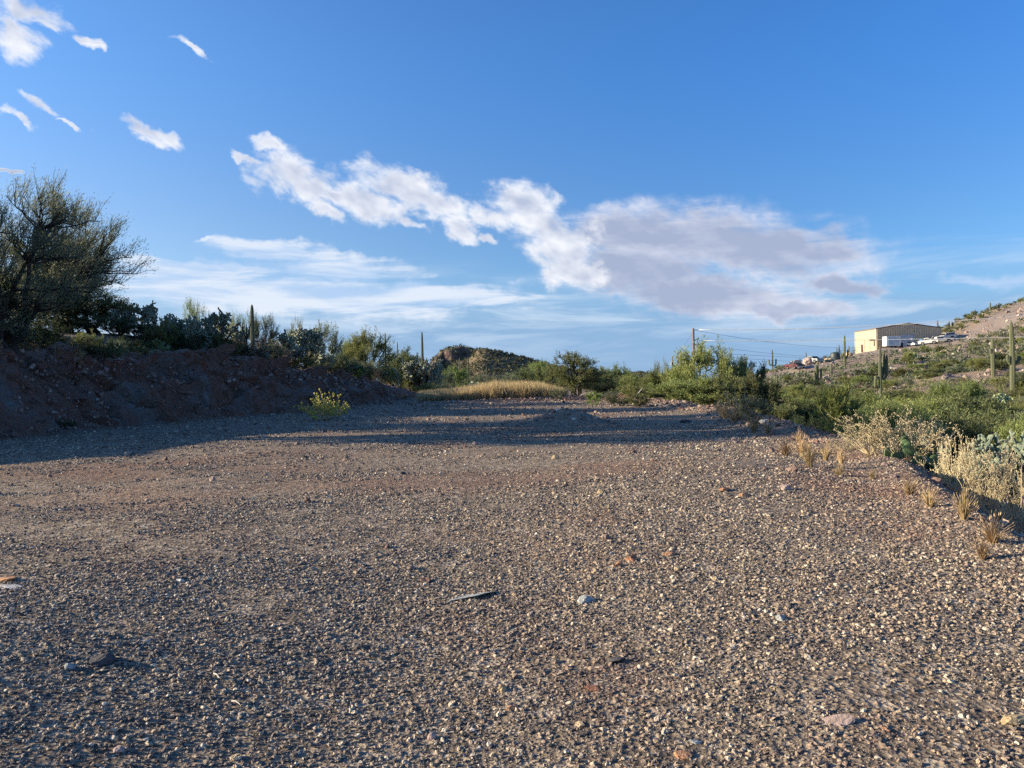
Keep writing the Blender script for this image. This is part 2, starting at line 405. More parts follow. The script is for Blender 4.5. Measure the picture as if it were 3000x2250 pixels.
# ------------------------------------------------------------------ ground materials
def VOR(t, vec, scale, feature='F1', out='Color', rand=1.0):
    n = mk(t, 'ShaderNodeTexVoronoi', feature=feature); inp(t, n, 'Vector', vec); n.inputs['Scale'].default_value = scale
    n.inputs['Randomness'].default_value = rand
    return n.outputs[out]
def ground_material():
    m, t = newmat('desert_ground')
    p = pos(t)
    sepc = mk(t, 'ShaderNodeSeparateColor'); t.links.new(VOR(t, p, 34), sepc.inputs[0])
    sep2 = mk(t, 'ShaderNodeSeparateColor'); t.links.new(VOR(t, p, 9), sep2.inputs[0])
    fine = NOISE(t, p, 60, 4, .7); mid = NOISE(t, p, 1.1, 5, .6); big = NOISE(t, p, .22, 4, .55)
    grav = ramp(t, sepc.outputs[0], [(0, (.075, .062, .052)), (.35, (.14, .11, .086)), (.6, (.225, .172, .126)), (.85, (.35, .275, .20)), (1, (.52, .42, .31))])
    grav = MIX(t, SS(t, sep2.outputs[1], .80, .95, 0, .6), grav, (.45, .38, .30))
    grav = MIX(t, SS(t, mid, .45, .72, 0, .6), grav, (.33, .265, .20))
    grav = MIX(t, SS(t, big, .52, .66, 0, .4), grav, (.30, .175, .115))
    red = MIX(t, fine, (.13, .055, .035), (.27, .14, .095))
    soil = MIX(t, fine, (.19, .145, .105), (.36, .29, .22))
    soil = MIX(t, SS(t, mid, .4, .7, 0, .6), soil, (.30, .20, .15))
    bare = MIX(t, fine, (.24, .20, .165), (.36, .30, .25))
    bare = MIX(t, SS(t, NOISE(t, p, .35, 4, .6), .45, .65), bare, (.29, .215, .175))
    c = MIX(t, attr(t, 'pad'), soil, grav)
    c = MIX(t, attr(t, 'red'), c, red)
    c = MIX(t, attr(t, 'bare'), c, bare)
    h = MT(t, 'ADD', VOR(t, p, 34, 'F1', 'Distance'), MT(t, 'MULTIPLY', VOR(t, p, 9, 'F1', 'Distance'), 1.6))
    h = MT(t, 'ADD', h, MT(t, 'MULTIPLY', fine, .6))
    return finish(m, t, c, .92, h, 1.0, .03, spec=.15)
GM = ground_material()
def bank_material():
    m, t = newmat('cut_bank_earth')
    p = pos(t)
    mid = NOISE(t, p, .42, 4, .55, .8); fine = NOISE(t, p, 22, 5, .7); st_ = NOISE(t, p, 1.7, 6, .65, 1.6)
    c = ramp(t, mid, [(0, (.19, .15, .125)), (.36, (.16, .105, .082)), (.47, (.19, .098, .07)), (.57, (.165, .12, .10)), (.70, (.175, .175, .165))])
    c = MIX(t, SS(t, st_, .55, .7, 0, .6), c, (.26, .19, .16))
    c = MIX(t, SS(t, fine, .56, .72, 0, .55), c, (.34, .28, .24))
    c = MIX(t, SS(t, fine, .45, .25, 0, .35), c, (.08, .055, .05))
    c = MIX(t, attr(t, 'top'), c, MIX(t, fine, (.13, .11, .09), (.34, .29, .25)))
    vv = mk(t, 'ShaderNodeVectorMath', operation='ADD'); t.links.new(p, vv.inputs[0])
    v1 = VOR(t, VM(t, 'ADD', p, VM(t, 'MULTIPLY', mk_gray(t, st_), (.25, .25, .25))), 5.5, 'F1', 'Distance')
    h = MT(t, 'ADD', MT(t, 'MULTIPLY', v1, 1.0), MT(t, 'ADD', fine, st_))
    return finish(m, t, c, .95, h, 1.0, .055, spec=.1)
BM = bank_material()

# ------------------------------------------------------------------ ground sheet
def build_ground():
    a1 = np.concatenate([np.linspace(-180, -48, 40)[:-1], np.linspace(-48, 48, 640), np.linspace(48, 180, 40)[1:]])
    th = np.radians(a1)
    r = [0.25]
    while r[-1] < 5000: r.append(r[-1] * 1.0165 + .002)
    r = np.array(r); nA, nR = len(th), len(r)
    TH, RR = np.meshgrid(th, r)
    X = RR * np.sin(TH); Y = RR * np.cos(TH)
    Z = H(X, Y)
    s = xl(Y) - X
    dz = sst(s, .2, 1.0) * (1 - sst(s, bw(Y) + .3, bw(Y) + 1.6)) * (1 - sst(Y, 92, 98)) * sst(Y, 6, 10)
    Z = Z - .55 * dz
    Z = np.where(RR > 700, Z * np.clip(1 - (RR - 700) / 1500, 0, 1) - 5 * np.clip((RR - 700) / 1500, 0, 1), Z)
    V = np.stack([X, Y, Z], -1).reshape(-1, 3)
    i = np.arange(nR - 1)[:, None] * nA; j = np.arange(nA - 1)[None]
    Q = np.stack([i + j, i + j + 1, i + nA + j + 1, i + nA + j], -1).reshape(-1, 4)[:, ::-1]
    # close the hole under the camera
    V = np.concatenate([V, [[0, 0, h1(0, 0)]]]); c0 = len(V) - 1
    Tt = np.stack([np.arange(nA - 1), np.full(nA - 1, c0), np.arange(1, nA)], 1)
    e = (X - xr(Y))
    padm = (1 - sst(e, .2, 2.5)) * (1 - sst(Y, 68, 76)) * (1 - sst(s, .3, 1.2))
    red = .85 * sst(s, -.6, .6) * (1 - sst(s, 4, 7)) * (1 - sst(Y, 95, 110)) + \
        .8 * sst(e, -.5, .5) * (1 - sst(e, 4, 7)) + .4 * sst(fbm(X / 5, Y / 4, 3, 31), .1, .6) * padm + .75 * np.exp(-((Y - 66) / 4) ** 2) * (e < 1)
    # bare graded ground: the road up to the shed, its yard, the scraped hillside
    bare = np.zeros_like(X)
    def line(pts, wd):
        nonlocal bare
        P = [(xof(u, v, d), d) for u, v, d in pts]
        for (x0, y0), (x1, y1) in zip(P[:-1], P[1:]):
            dx, dy = x1 - x0, y1 - y0; L2 = dx * dx + dy * dy
            tt = np.clip(((X - x0) * dx + (Y - y0) * dy) / L2, 0, 1)
            dd = np.hypot(X - x0 - tt * dx, Y - y0 - tt * dy)
            bare = np.maximum(bare, 1 - sst(dd, wd * .7, wd))
    line(ROAD, 8.0); line(YARD, 9.0); line(SCRAPE, 7.0)
    bare = bare * (np.hypot(X, Y) > 90)
    f = lambda A: np.concatenate([np.clip(A, 0, 1).ravel(), [1.0]])
    me = mesh_np('ground', V, quads=Q, tris=Tt, smooth=True, mats=[GM], cols={'pad': f(padm), 'red': f(red), 'bare': f(bare)})
    return link('ground', me, kind='structure')
ROAD = [(2180, 1100, 165), (2260, 1093, 168), (2340, 1082, 170), (2420, 1066, 178), (2500, 1050, 186), (2560, 1042, 192), (2600, 1036, 196)]
YARD = [(2560, 1030, 202), (2620, 1028, 200), (2700, 1025, 199), (2780, 1022, 200), (2860, 1010, 205)]
SCRAPE = [(2860, 1000, 205), (2930, 975, 212), (2990, 950, 222), (3060, 930, 235)]
build_ground()

# ------------------------------------------------------------------ the cut bank on the left
def build_bank():
    ys = np.concatenate([np.linspace(6, 60, 760), np.linspace(60, 96, 240)[1:]])
    ss = np.concatenate([np.linspace(-.5, 4.2, 62), np.linspace(4.2, 6.5, 10)[1:]])
    S, Y = np.meshgrid(ss, ys)
    sc_ = bw(Y) / 3.2
    S2 = S * sc_
    X = xl(Y) - S2
    Z = H(X, Y)
    nrm = np.array([.75, 0, .65])
    env = sst(S, -.2, .5) * (1 - sst(S, 3.6, 5.2))
    U, W = Y, S * 1.1
    steep = sst(Y, 27, 36) * (1 - sst(Y, 62, 90))
    gull = -np.abs(fbm(U / 3.2 + .35 * fbm(U / 1.5, W / 1.2, 2, 41), W / 5, 3, 42)) * 1.1
    wob = .4 * fbm(U / 2, W / 2, 2, 48)
    blocks = facets(U / 1.5 + W * .45 + wob, W / 1.0 + wob, 43) * .55 + facets(U / .5 + W * .3, W / .4, 44) * .20 + facets(U / .22, W / .18, 47) * .07
    disp = (gull + .25) * (.6 + .6 * steep) + (blocks - .3) * (.35 + .85 * steep) + .12 * fbm(U / .25, W / .2, 3, 45)
    under = -.6 * steep * np.exp(-((S - 2.5) / .7) ** 2) * (.3 + vn(U / 2.5, U * 0, 46)) + .35 * steep * np.exp(-((S - 3.1) / .35) ** 2)
    disp = (disp + under) * env
    X = X + disp * nrm[0]; Z = Z + disp * nrm[2]
    low = (1 - sst(S, -.5, -.1)) + sst(S, 5.2, 6.5)
    Z = Z - .25 * low + .03
    V = np.stack([X, Y, Z], -1).reshape(-1, 3)
    nS = len(ss)
    i = np.arange(len(ys) - 1)[:, None] * nS; j = np.arange(nS - 1)[None]
    Q = np.stack([i + j, i + nS + j, i + nS + j + 1, i + j + 1], -1).reshape(-1, 4)[:, ::-1]
    me = mesh_np('cut_bank', V, quads=Q, smooth=False, mats=[BM], cols={'top': (sst(S, 3.2, 3.9) * .8).ravel()})
    return link('cut_bank', me, kind='structure')
build_bank()

# ------------------------------------------------------------------ scattered stones (countless): instances of small meshes built in the tree itself
def stone_material(name, stops, tint=(.30, .15, .10)):
    m, t = newmat(name)
    r_ = rnd(t); p = pos(t)
    c = ramp(t, r_, stops)
    zone = SS(t, NOISE(t, p, .35, 3, .5), .5, .66, 0, .45)
    c = MIX(t, zone, c, MIX(t, r_, (.16, .08, .055), tint))
    n = NOISE(t, p, 90, 4, .7)
    c = MIX(t, SS(t, n, .3, .7, .3, 0), c, (.10, .085, .07))
    return finish(m, t, c, .75, n, .5, .004, spec=.35)
SM = stone_material('gravel_stone', [(0, (.065, .06, .058)), (.34, (.145, .122, .105)), (.55, (.295, .222, .16)), (.75, (.42, .315, .215)), (.92, (.54, .43, .30)), (1, (.74, .65, .50))])
RM = stone_material('rubble_stone', [(0, (.10, .07, .06)), (.3, (.20, .11, .08)), (.5, (.26, .19, .16)), (.75, (.33, .22, .16)), (1, (.50, .39, .31))], (.34, .15, .09))
def scatter(name, P, S, mat, seed, label, nvar=5, flat=.6):
    me = bpy.data.meshes.new(name); n = len(P)
    me.vertices.add(n); me.vertices.foreach_set('co', np.asarray(P, np.float32).ravel())
    rng = np.random.default_rng(seed)
    sc3 = np.stack([S * rng.uniform(.75, 1.45, n), S * rng.uniform(.7, 1.05, n), S * rng.uniform(flat * .6, flat * 1.35, n)], 1)
    rt = np.stack([rng.normal(0, .3, n), rng.normal(0, .3, n), rng.uniform(0, 6.28, n)], 1)
    for nm, typ, a in (('sc', 'FLOAT_VECTOR', sc3), ('rt', 'FLOAT_VECTOR', rt)):
        at = me.attributes.new(nm, typ, 'POINT'); at.data.foreach_set('vector', a.astype(np.float32).ravel())
    at = me.attributes.new('kk', 'INT', 'POINT'); at.data.foreach_set('value', rng.integers(0, nvar, n).astype(np.int32))
    me.materials.append(mat)
    o = link(name, me, kind='stuff', label=label)
    g = bpy.data.node_groups.new(name + '_tree', 'GeometryNodeTree')
    g.interface.new_socket('Geometry', in_out='INPUT', socket_type='NodeSocketGeometry')
    g.interface.new_socket('Geometry', in_out='OUTPUT', socket_type='NodeSocketGeometry')
    gi = g.nodes.new('NodeGroupInput'); go = g.nodes.new('NodeGroupOutput'); jn = g.nodes.new('GeometryNodeJoinGeometry')
    def na(nm, dt):
        a = g.nodes.new('GeometryNodeInputNamedAttribute'); a.data_type = dt; a.inputs[0].default_value = nm; return a.outputs[0]
    asc, art, akk = na('sc', 'FLOAT_VECTOR'), na('rt', 'FLOAT_VECTOR'), na('kk', 'INT')
    e2r = g.nodes.new('FunctionNodeEulerToRotation'); g.links.new(art, e2r.inputs[0])
    for k in range(nvar):
        ico = g.nodes.new('GeometryNodeMeshIcoSphere'); ico.inputs['Radius'].default_value = .5; ico.inputs['Subdivisions'].default_value = 2
        nz = g.nodes.new('ShaderNodeTexNoise'); nz.inputs['Scale'].default_value = 1.7; nz.inputs['Detail'].default_value = 1
        ps = g.nodes.new('GeometryNodeInputPosition'); ad = g.nodes.new('ShaderNodeVectorMath'); ad.operation = 'ADD'
        ad.inputs[1].default_value = (k * 7.3 + seed, k * 3.1, 0); g.links.new(ps.outputs[0], ad.inputs[0]); g.links.new(ad.outputs[0], nz.inputs[0])
        sb = g.nodes.new('ShaderNodeVectorMath'); sb.operation = 'SUBTRACT'; g.links.new(nz.outputs['Color'], sb.inputs[0]); sb.inputs[1].default_value = (.5, .5, .5)
        ml = g.nodes.new('ShaderNodeVectorMath'); ml.operation = 'SCALE'; g.links.new(sb.outputs[0], ml.inputs[0]); ml.inputs['Scale'].default_value = 1.15
        sp = g.nodes.new('GeometryNodeSetPosition'); g.links.new(ico.outputs[0], sp.inputs[0]); g.links.new(ml.outputs[0], sp.inputs['Offset'])
        sh = g.nodes.new('GeometryNodeSetShadeSmooth'); g.links.new(sp.outputs[0], sh.inputs[0]); sh.inputs['Shade Smooth'].default_value = False
        sm = g.nodes.new('GeometryNodeSetMaterial'); sm.inputs['Material'].default_value = mat; g.links.new(sh.outputs[0], sm.inputs[0])
        cp = g.nodes.new('FunctionNodeCompare'); cp.data_type = 'INT'; cp.operation = 'EQUAL'; g.links.new(akk, cp.inputs[2]); cp.inputs[3].default_value = k
        io = g.nodes.new('GeometryNodeInstanceOnPoints')
        g.links.new(gi.outputs[0], io.inputs['Points']); g.links.new(cp.outputs[0], io.inputs['Selection']); g.links.new(sm.outputs[0], io.inputs['Instance'])
        g.links.new(e2r.outputs[0], io.inputs['Rotation']); g.links.new(asc, io.inputs['Scale'])
        g.links.new(io.outputs[0], jn.inputs[0])
    g.links.new(jn.outputs[0], go.inputs[0])
    md = o.modifiers.new('scatter', 'NODES'); md.node_group = g
    return o
rng = np.random.default_rng(5)
def onpad(x, y): return (x < xr(y) + .8) & (x > xl(y) - .3)
def band(y0, y1, dens, smin, smax, wx=1.0, k=2.2):
    hw = .70 * y1 + wx
    n = int((y1 - y0) * 2 * hw * dens)
    x = rng.uniform(-hw, hw, n); y = rng.uniform(y0, y1, n)
    keep = (np.abs(x) < .70 * y + wx) & onpad(x, y)
    cl = fbm(x / .9 + 5, y / .55, 3, 77) + .6 * fbm(x / 3.2, y / 2, 2, 78)     # gravel lies in drifts
    cl = cl - .55 * np.exp(-((y - 14.5 - .12 * x) / 2.6) ** 2) * (1 - sst(x, 0, 6)) - .4 * np.exp(-((y - 9.3 - .2 * x) / .9) ** 2) * (1 - sst(x, -4, 0))   # compacted dusty bands
    keep &= rng.random(n) < np.clip(.74 + cl * 1.7, .08, 1)
    x, y = x[keep], y[keep]
    s = smin * (smax / smin) ** (rng.random(len(x)) ** k)
    return x, y, s
parts_ = [band(2.2, 4.2, 4800, .005, .027, k=2.7), band(4.2, 6.5, 3300, .007, .031, k=2.7), band(6.5, 10, 1500, .0095, .038, k=2.7),
          band(10, 16, 560, .014, .048, k=2.7), band(16, 28, 130, .022, .068, k=2.5), band(28, 75, 12, .045, .14, k=2.4)]
x = np.concatenate([p[0] for p in parts_]); y = np.concatenate([p[1] for p in parts_]); s = np.concatenate([p[2] for p in parts_])
z = H(x, y) + s * .12
scatter('gravel', np.stack([x, y, z], 1), s, SM, 3, 'grey and tan gravel covering the level dirt pad')
NGRAV = len(x)
# rubble: larger angular stones in drifts, along the berms and the foot and face of the bank
def rub(x, y, s): return x, y, s
n = 40000
x1 = rng.uniform(-14, 14, n); y1 = rng.uniform(2.6, 78, n); k = rng.random(n)
e = x1 - xr(y1); tl = x1 - xl(y1)
dens = .035 + 1.4 * np.exp(-((e + .8) / 1.1) ** 2) * (y1 > 18) + .7 * np.exp(-((y1 - 66) / 3.) ** 2) + .6 * np.exp(-(tl / .8) ** 2) + 1.0 * np.exp(-((x1 - 2.1 - (31 - y1) * .22) / .9) ** 2 - ((y1 - 31) / 3.4) ** 2)
dens += .35 * (fbm(x1 / 2, y1 / 3, 3, 90) > .35) * (y1 > 40)
dens = np.where(y1 < 14, .025, dens)
ok = (k < dens * .6) & (tl > -.8) & (e < 3)
x1, y1 = x1[ok], y1[ok]; s1 = .05 * (3.6 ** (rng.random(len(x1)) ** 2.0)) * np.interp(y1, [3, 10, 30, 70], [.55, .8, 1.1, 1.6])
n = 9000
y2 = rng.uniform(14, 92, n); sl = rng.beta(1.1, 1.3, n) * 3.6; sl = np.where(rng.random(n) < .3, rng.normal(3.5, .35, n), sl)
x2 = xl(y2) - sl * bw(y2) / 3.2; s2 = .05 * (4.5 ** (rng.random(n) ** 2.6)) * np.interp(y2, [14, 90], [.9, 1.5])
z1 = H(x1, y1) + s1 * .1; z2 = H(x2, y2) + .12 + .03
# slope below the right edge
n = 5000
y3 = rng.uniform(3, 30, n); x3 = xr(y3) + rng.uniform(0, 5, n); s3 = .02 * (7 ** (rng.random(n) ** 2.2)); z3 = H(x3, y3) + s3 * .1
n = 15000
y4 = rng.uniform(3, 16, n); x4 = xr(y4) + rng.uniform(-1, 3.5, n); s4 = .009 * (3.4 ** rng.random(n)); z4 = H(x4, y4) + s4 * .1
P = np.stack([np.concatenate([x1, x2, x3, x4]), np.concatenate([y1, y2, y3, y4]), np.concatenate([z1, z2, z3, z4])], 1)
scatter('rubble', P, np.concatenate([s1, s2, s3, s4]), RM, 11, 'reddish broken rubble strewn along the bank and the berms of the pad', flat=.75)
# ------------------------------------------------------------------ plant materials
def leafmat(name, c0, c1, trans=.3, vary=.25):
    m, t = newmat(name)
    tint = attr(t, 'tint'); r_ = rnd(t)
    c = MIX(t, tint, c0, c1)
    hsv = mk(t, 'ShaderNodeHueSaturation')
    inp(t, hsv, 'Hue', SS(t, r_, 0, 1, .5 - .018 * vary * 4, .5 + .018 * vary * 4)); inp(t, hsv, 'Value', SS(t, MT(t, 'FRACT', MT(t, 'MULTIPLY', r_, 7.31)), 0, 1, 1 - vary, 1 + vary))
    t.links.new(c, hsv.inputs['Color'])
    return finish(m, t, hsv.outputs[0], .6, trans=trans, spec=.25)
L_VERDE = leafmat('palo_verde_twigs', (.14, .175, .055), (.29, .32, .11), .35)
L_MESQ = leafmat('mesquite_leaves', (.09, .115, .045), (.21, .225, .09), .3)
L_BIG = leafmat('shade_tree_leaves', (.145, .16, .10), (.33, .345, .225), .55, .1)
L_CREO = leafmat('creosote_leaves', (.115, .14, .045), (.26, .27, .095), .3)
L_GREY = leafmat('grey_green_leaves', (.11, .135, .075), (.25, .27, .16), .3)
L_LIME = leafmat('fresh_green_leaves', (.14, .19, .05), (.27, .32, .10), .35)
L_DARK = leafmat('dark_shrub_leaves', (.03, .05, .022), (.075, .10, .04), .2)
L_BROWN = leafmat('dry_scrub_twigs', (.10, .075, .055), (.20, .15, .11), .1)
L_GRASS = leafmat('dry_grass_blades', (.34, .24, .12), (.60, .45, .26), .3, .15)
L_STRAW = leafmat('straw_stems', (.42, .34, .20), (.66, .56, .36), .2, .1)
L_HEAD = leafmat('dry_seed_heads', (.50, .40, .24), (.72, .62, .40), .2, .1)
L_FLOW = leafmat('yellow_flowers', (.45, .42, .06), (.70, .62, .14), .3, .1)
L_YEL = leafmat('yellowing_leaves', (.30, .28, .09), (.52, .47, .17), .3, .1)
L_CHOL = leafmat('cholla_joints', (.09, .11, .07), (.27, .29, .20), .0, .15)
L_TEAL = leafmat('blue_green_cholla_joints', (.10, .135, .095), (.27, .31, .225), .0, .1)
L_PAD = leafmat('prickly_pear_skin', (.07, .12, .05), (.14, .20, .09), .08, .2)
L_PADL = leafmat('pale_prickly_pear_skin', (.25, .32, .16), (.42, .48, .28), .08, .1)
B_DARK = simple('dark_bark', (.045, .037, .032), .9, var=.3, scale=12)
B_BARK = simple('grey_brown_bark', (.11, .085, .065), .9, var=.3, scale=12)
B_GREEN = simple('green_bark', (.13, .14, .06), .8, var=.25, scale=9)
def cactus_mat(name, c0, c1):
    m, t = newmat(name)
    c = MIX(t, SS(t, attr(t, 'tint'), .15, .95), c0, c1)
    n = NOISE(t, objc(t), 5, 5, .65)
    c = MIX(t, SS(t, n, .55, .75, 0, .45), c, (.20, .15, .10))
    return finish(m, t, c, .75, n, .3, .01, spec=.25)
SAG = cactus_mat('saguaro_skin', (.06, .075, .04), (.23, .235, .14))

# ------------------------------------------------------------------ plant geometry
def rng_(s): return np.random.default_rng(s)
def nrmz(a): return a / (np.linalg.norm(a, axis=-1, keepdims=True) + 1e-9)
def curve_pts(P0, P1, bend, K):
    """quadratic curves, arrays (n,3) -> (n,K+1,3)"""
    t = np.linspace(0, 1, K + 1)[None, :, None]
    mid = (P0 + P1) / 2 + bend
    return (1 - t) ** 2 * P0[:, None] + 2 * t * (1 - t) * mid[:, None] + t ** 2 * P1[:, None]
def tubes(Pts, r0, r1, sides=3):
    """many tubes at once: Pts (n,K+1,3), r0,r1 (n,)"""
    n, K1, _ = Pts.shape
    tg = nrmz(np.gradient(Pts, axis=1)); ref = np.where(np.abs(tg[..., 2:3]) < .8, np.array([0, 0, 1.]), np.array([1., 0, 0]))
    a = nrmz(np.cross(tg, ref)); b = np.cross(tg, a)
    th = np.arange(sides) / sides * 2 * np.pi
    t = np.linspace(0, 1, K1)[None, :, None, None]
    rr = r0[:, None, None, None] * (1 - t) + r1[:, None, None, None] * t
    V = Pts[:, :, None] + rr * (np.cos(th)[None, None, :, None] * a[:, :, None] + np.sin(th)[None, None, :, None] * b[:, :, None])
    base = (np.arange(n) * K1 * sides)[:, None, None]; row = (np.arange(K1 - 1) * sides)[None, :, None]; k = np.arange(sides)[None, None]
    k2 = (k + 1) % sides
    Q = np.stack([base + row + k, base + row + k2, base + row + sides + k2, base + row + sides + k], -1).reshape(-1, 4)
    return V.reshape(-1, 3), Q
def blades(P, D, L, W, rng, fold=0):
    """diamond leaves: one quad each"""
    n = len(P); D = nrmz(D); s = nrmz(np.cross(D, rng.normal(size=(n, 3))))
    L = np.broadcast_to(L, (n,))[:, None]; W = np.broadcast_to(W, (n,))[:, None]
    V = np.stack([P, P + D * L * .45 + s * W * .5, P + D * L, P + D * L * .45 - s * W * .5], 1).reshape(-1, 3)
    Q = np.arange(n * 4).reshape(-1, 4)
    return V, Q, np.repeat(rng.random(n), 4)
class Geo:
    def __init__(s): s.V = []; s.Q = []; s.c = []; s.n = 0
    def add(s, V, Q, c=None):
        s.V.append(V); s.Q.append(Q + s.n); s.n += len(V); s.c.append(np.full(len(V), .5) if c is None else c)
    def mesh(s, name, mat, smooth=False):
        return mesh_np(name, np.concatenate(s.V), quads=np.concatenate(s.Q), smooth=smooth, mats=[mat], cols={'tint': np.concatenate(s.c)})

def crown_plant(seed, leaf, bark, W=1.2, Hh=1.0, z0=.25, limbs=5, clusters=60, twigs=8, leaves=10, tw=.16, ll=.05, lw=.012,
                up=.4, spread=.14, r_in=.45, base=.05, r0=.03, droop=0, wind=(0, 0, 0), flat=0, name='x', shape=1.0, stemfrac=0.0):
    """unit-height plant. the crown is an ellipsoid W wide whose bottom is z0; everything branches from the ground"""
    g = rng_(seed); wood = Geo(); lf = Geo()
    cz = (z0 + Hh) / 2; rz_ = (Hh - z0) / 2; rx = W / 2
    # lopsided outline
    lob = g.normal(size=(9, 3)); lob = nrmz(lob); la = g.uniform(-.28, .32, 9)
    def radius(u): return 1 + np.clip((np.clip(u @ lob.T, 0, 1) ** 4 * la).sum(1), -.4, .4)
    u = nrmz(g.normal(size=(limbs, 3)) * [1, 1, .6] + [0, 0, .25])
    tip = u * radius(u)[:, None] * .62 * [rx, rx, rz_] + [0, 0, cz]
    st_ = np.concatenate([g.normal(0, base, (limbs, 2)), np.zeros((limbs, 1)) - .02], 1)
    LP = curve_pts(st_, tip, np.stack([-tip[:, 0] * .15, -tip[:, 1] * .15, np.abs(tip[:, 2]) * .18], 1) + g.normal(0, .05, (limbs, 3)), 8)
    LP[:, 1:-1] += g.normal(0, .012, LP[:, 1:-1].shape)
    V, Q = tubes(LP, np.full(limbs, r0) * g.uniform(.7, 1.1, limbs), np.full(limbs, r0 * .38), 5); wood.add(V, Q)
    u = nrmz(g.normal(size=(clusters, 3)) + [0, 0, .15]); rr = g.uniform(r_in, 1.0, clusters) ** shape
    c = u * (rr * radius(u))[:, None] * [rx, rx, rz_] + [0, 0, cz]
    cand = LP[:, 2:].reshape(-1, 3)
    dist = np.linalg.norm(c[:, None] - cand[None] - np.array([0, 0, .1]), axis=2) + (cand[None, :, 2] > c[:, None, 2] + .05) * .15
    P0 = cand[dist.argmin(1)]
    BP = curve_pts(P0, c, g.normal(0, .03, (clusters, 3)) + [0, 0, .03 - droop], 5); BP[:, 1:-1] += g.normal(0, .008, BP[:, 1:-1].shape)
    V, Q = tubes(BP, np.full(clusters, r0 * .34), np.full(clusters, r0 * .13), 3); wood.add(V, Q)
    nt_ = clusters * twigs
    ci = np.repeat(np.arange(clusters), twigs); tt = g.uniform(.35, 1, nt_)
    k = tt * 5; k0 = np.minimum(k.astype(int), 4); fr = (k - k0)[:, None]
    S0 = BP[ci, k0] * (1 - fr) + BP[ci, k0 + 1] * fr
    out = nrmz((c[ci] - [0, 0, cz * .6]) / [rx, rx, rz_])
    D = nrmz(out * .8 + g.normal(0, .55, (nt_, 3)) + [0, 0, up] + np.array(wind))
    S1 = S0 + D * tw * g.uniform(.5, 1.2, nt_)[:, None]
    TP = curve_pts(S0, S1, np.array([0, 0, .02 - droop])[None] + g.normal(0, .01, (nt_, 3)), 2)
    V, Q = tubes(TP, np.full(nt_, r0 * .10), np.full(nt_, r0 * .035), 3)
    (wood if stemfrac > .5 else lf).add(V, Q, g.uniform(0, .6, len(V)))
    nl = nt_ * leaves
    ti = np.repeat(np.arange(nt_), leaves); t = g.uniform(.1, 1.05, nl)[:, None]
    LPp = S0[ti] * (1 - t) + S1[ti] * t + g.normal(0, spread * .1, (nl, 3))
    LD = nrmz(D[ti] * .9 + g.normal(0, .5, (nl, 3)) + [0, 0, up * .4 - droop * 3] + np.array(wind))
    V, Q, cc = blades(LPp, LD, ll * g.uniform(.6, 1.3, nl), lw * g.uniform(.7, 1.3, nl), g)
    clt = g.random(clusters)[ci][ti]
    lf.add(V, Q, np.clip(.55 * cc + .45 * np.repeat(clt, 4), 0, 1))
    return wood.mesh(name + '_wood', bark), lf.mesh(name + '_leaves', leaf)

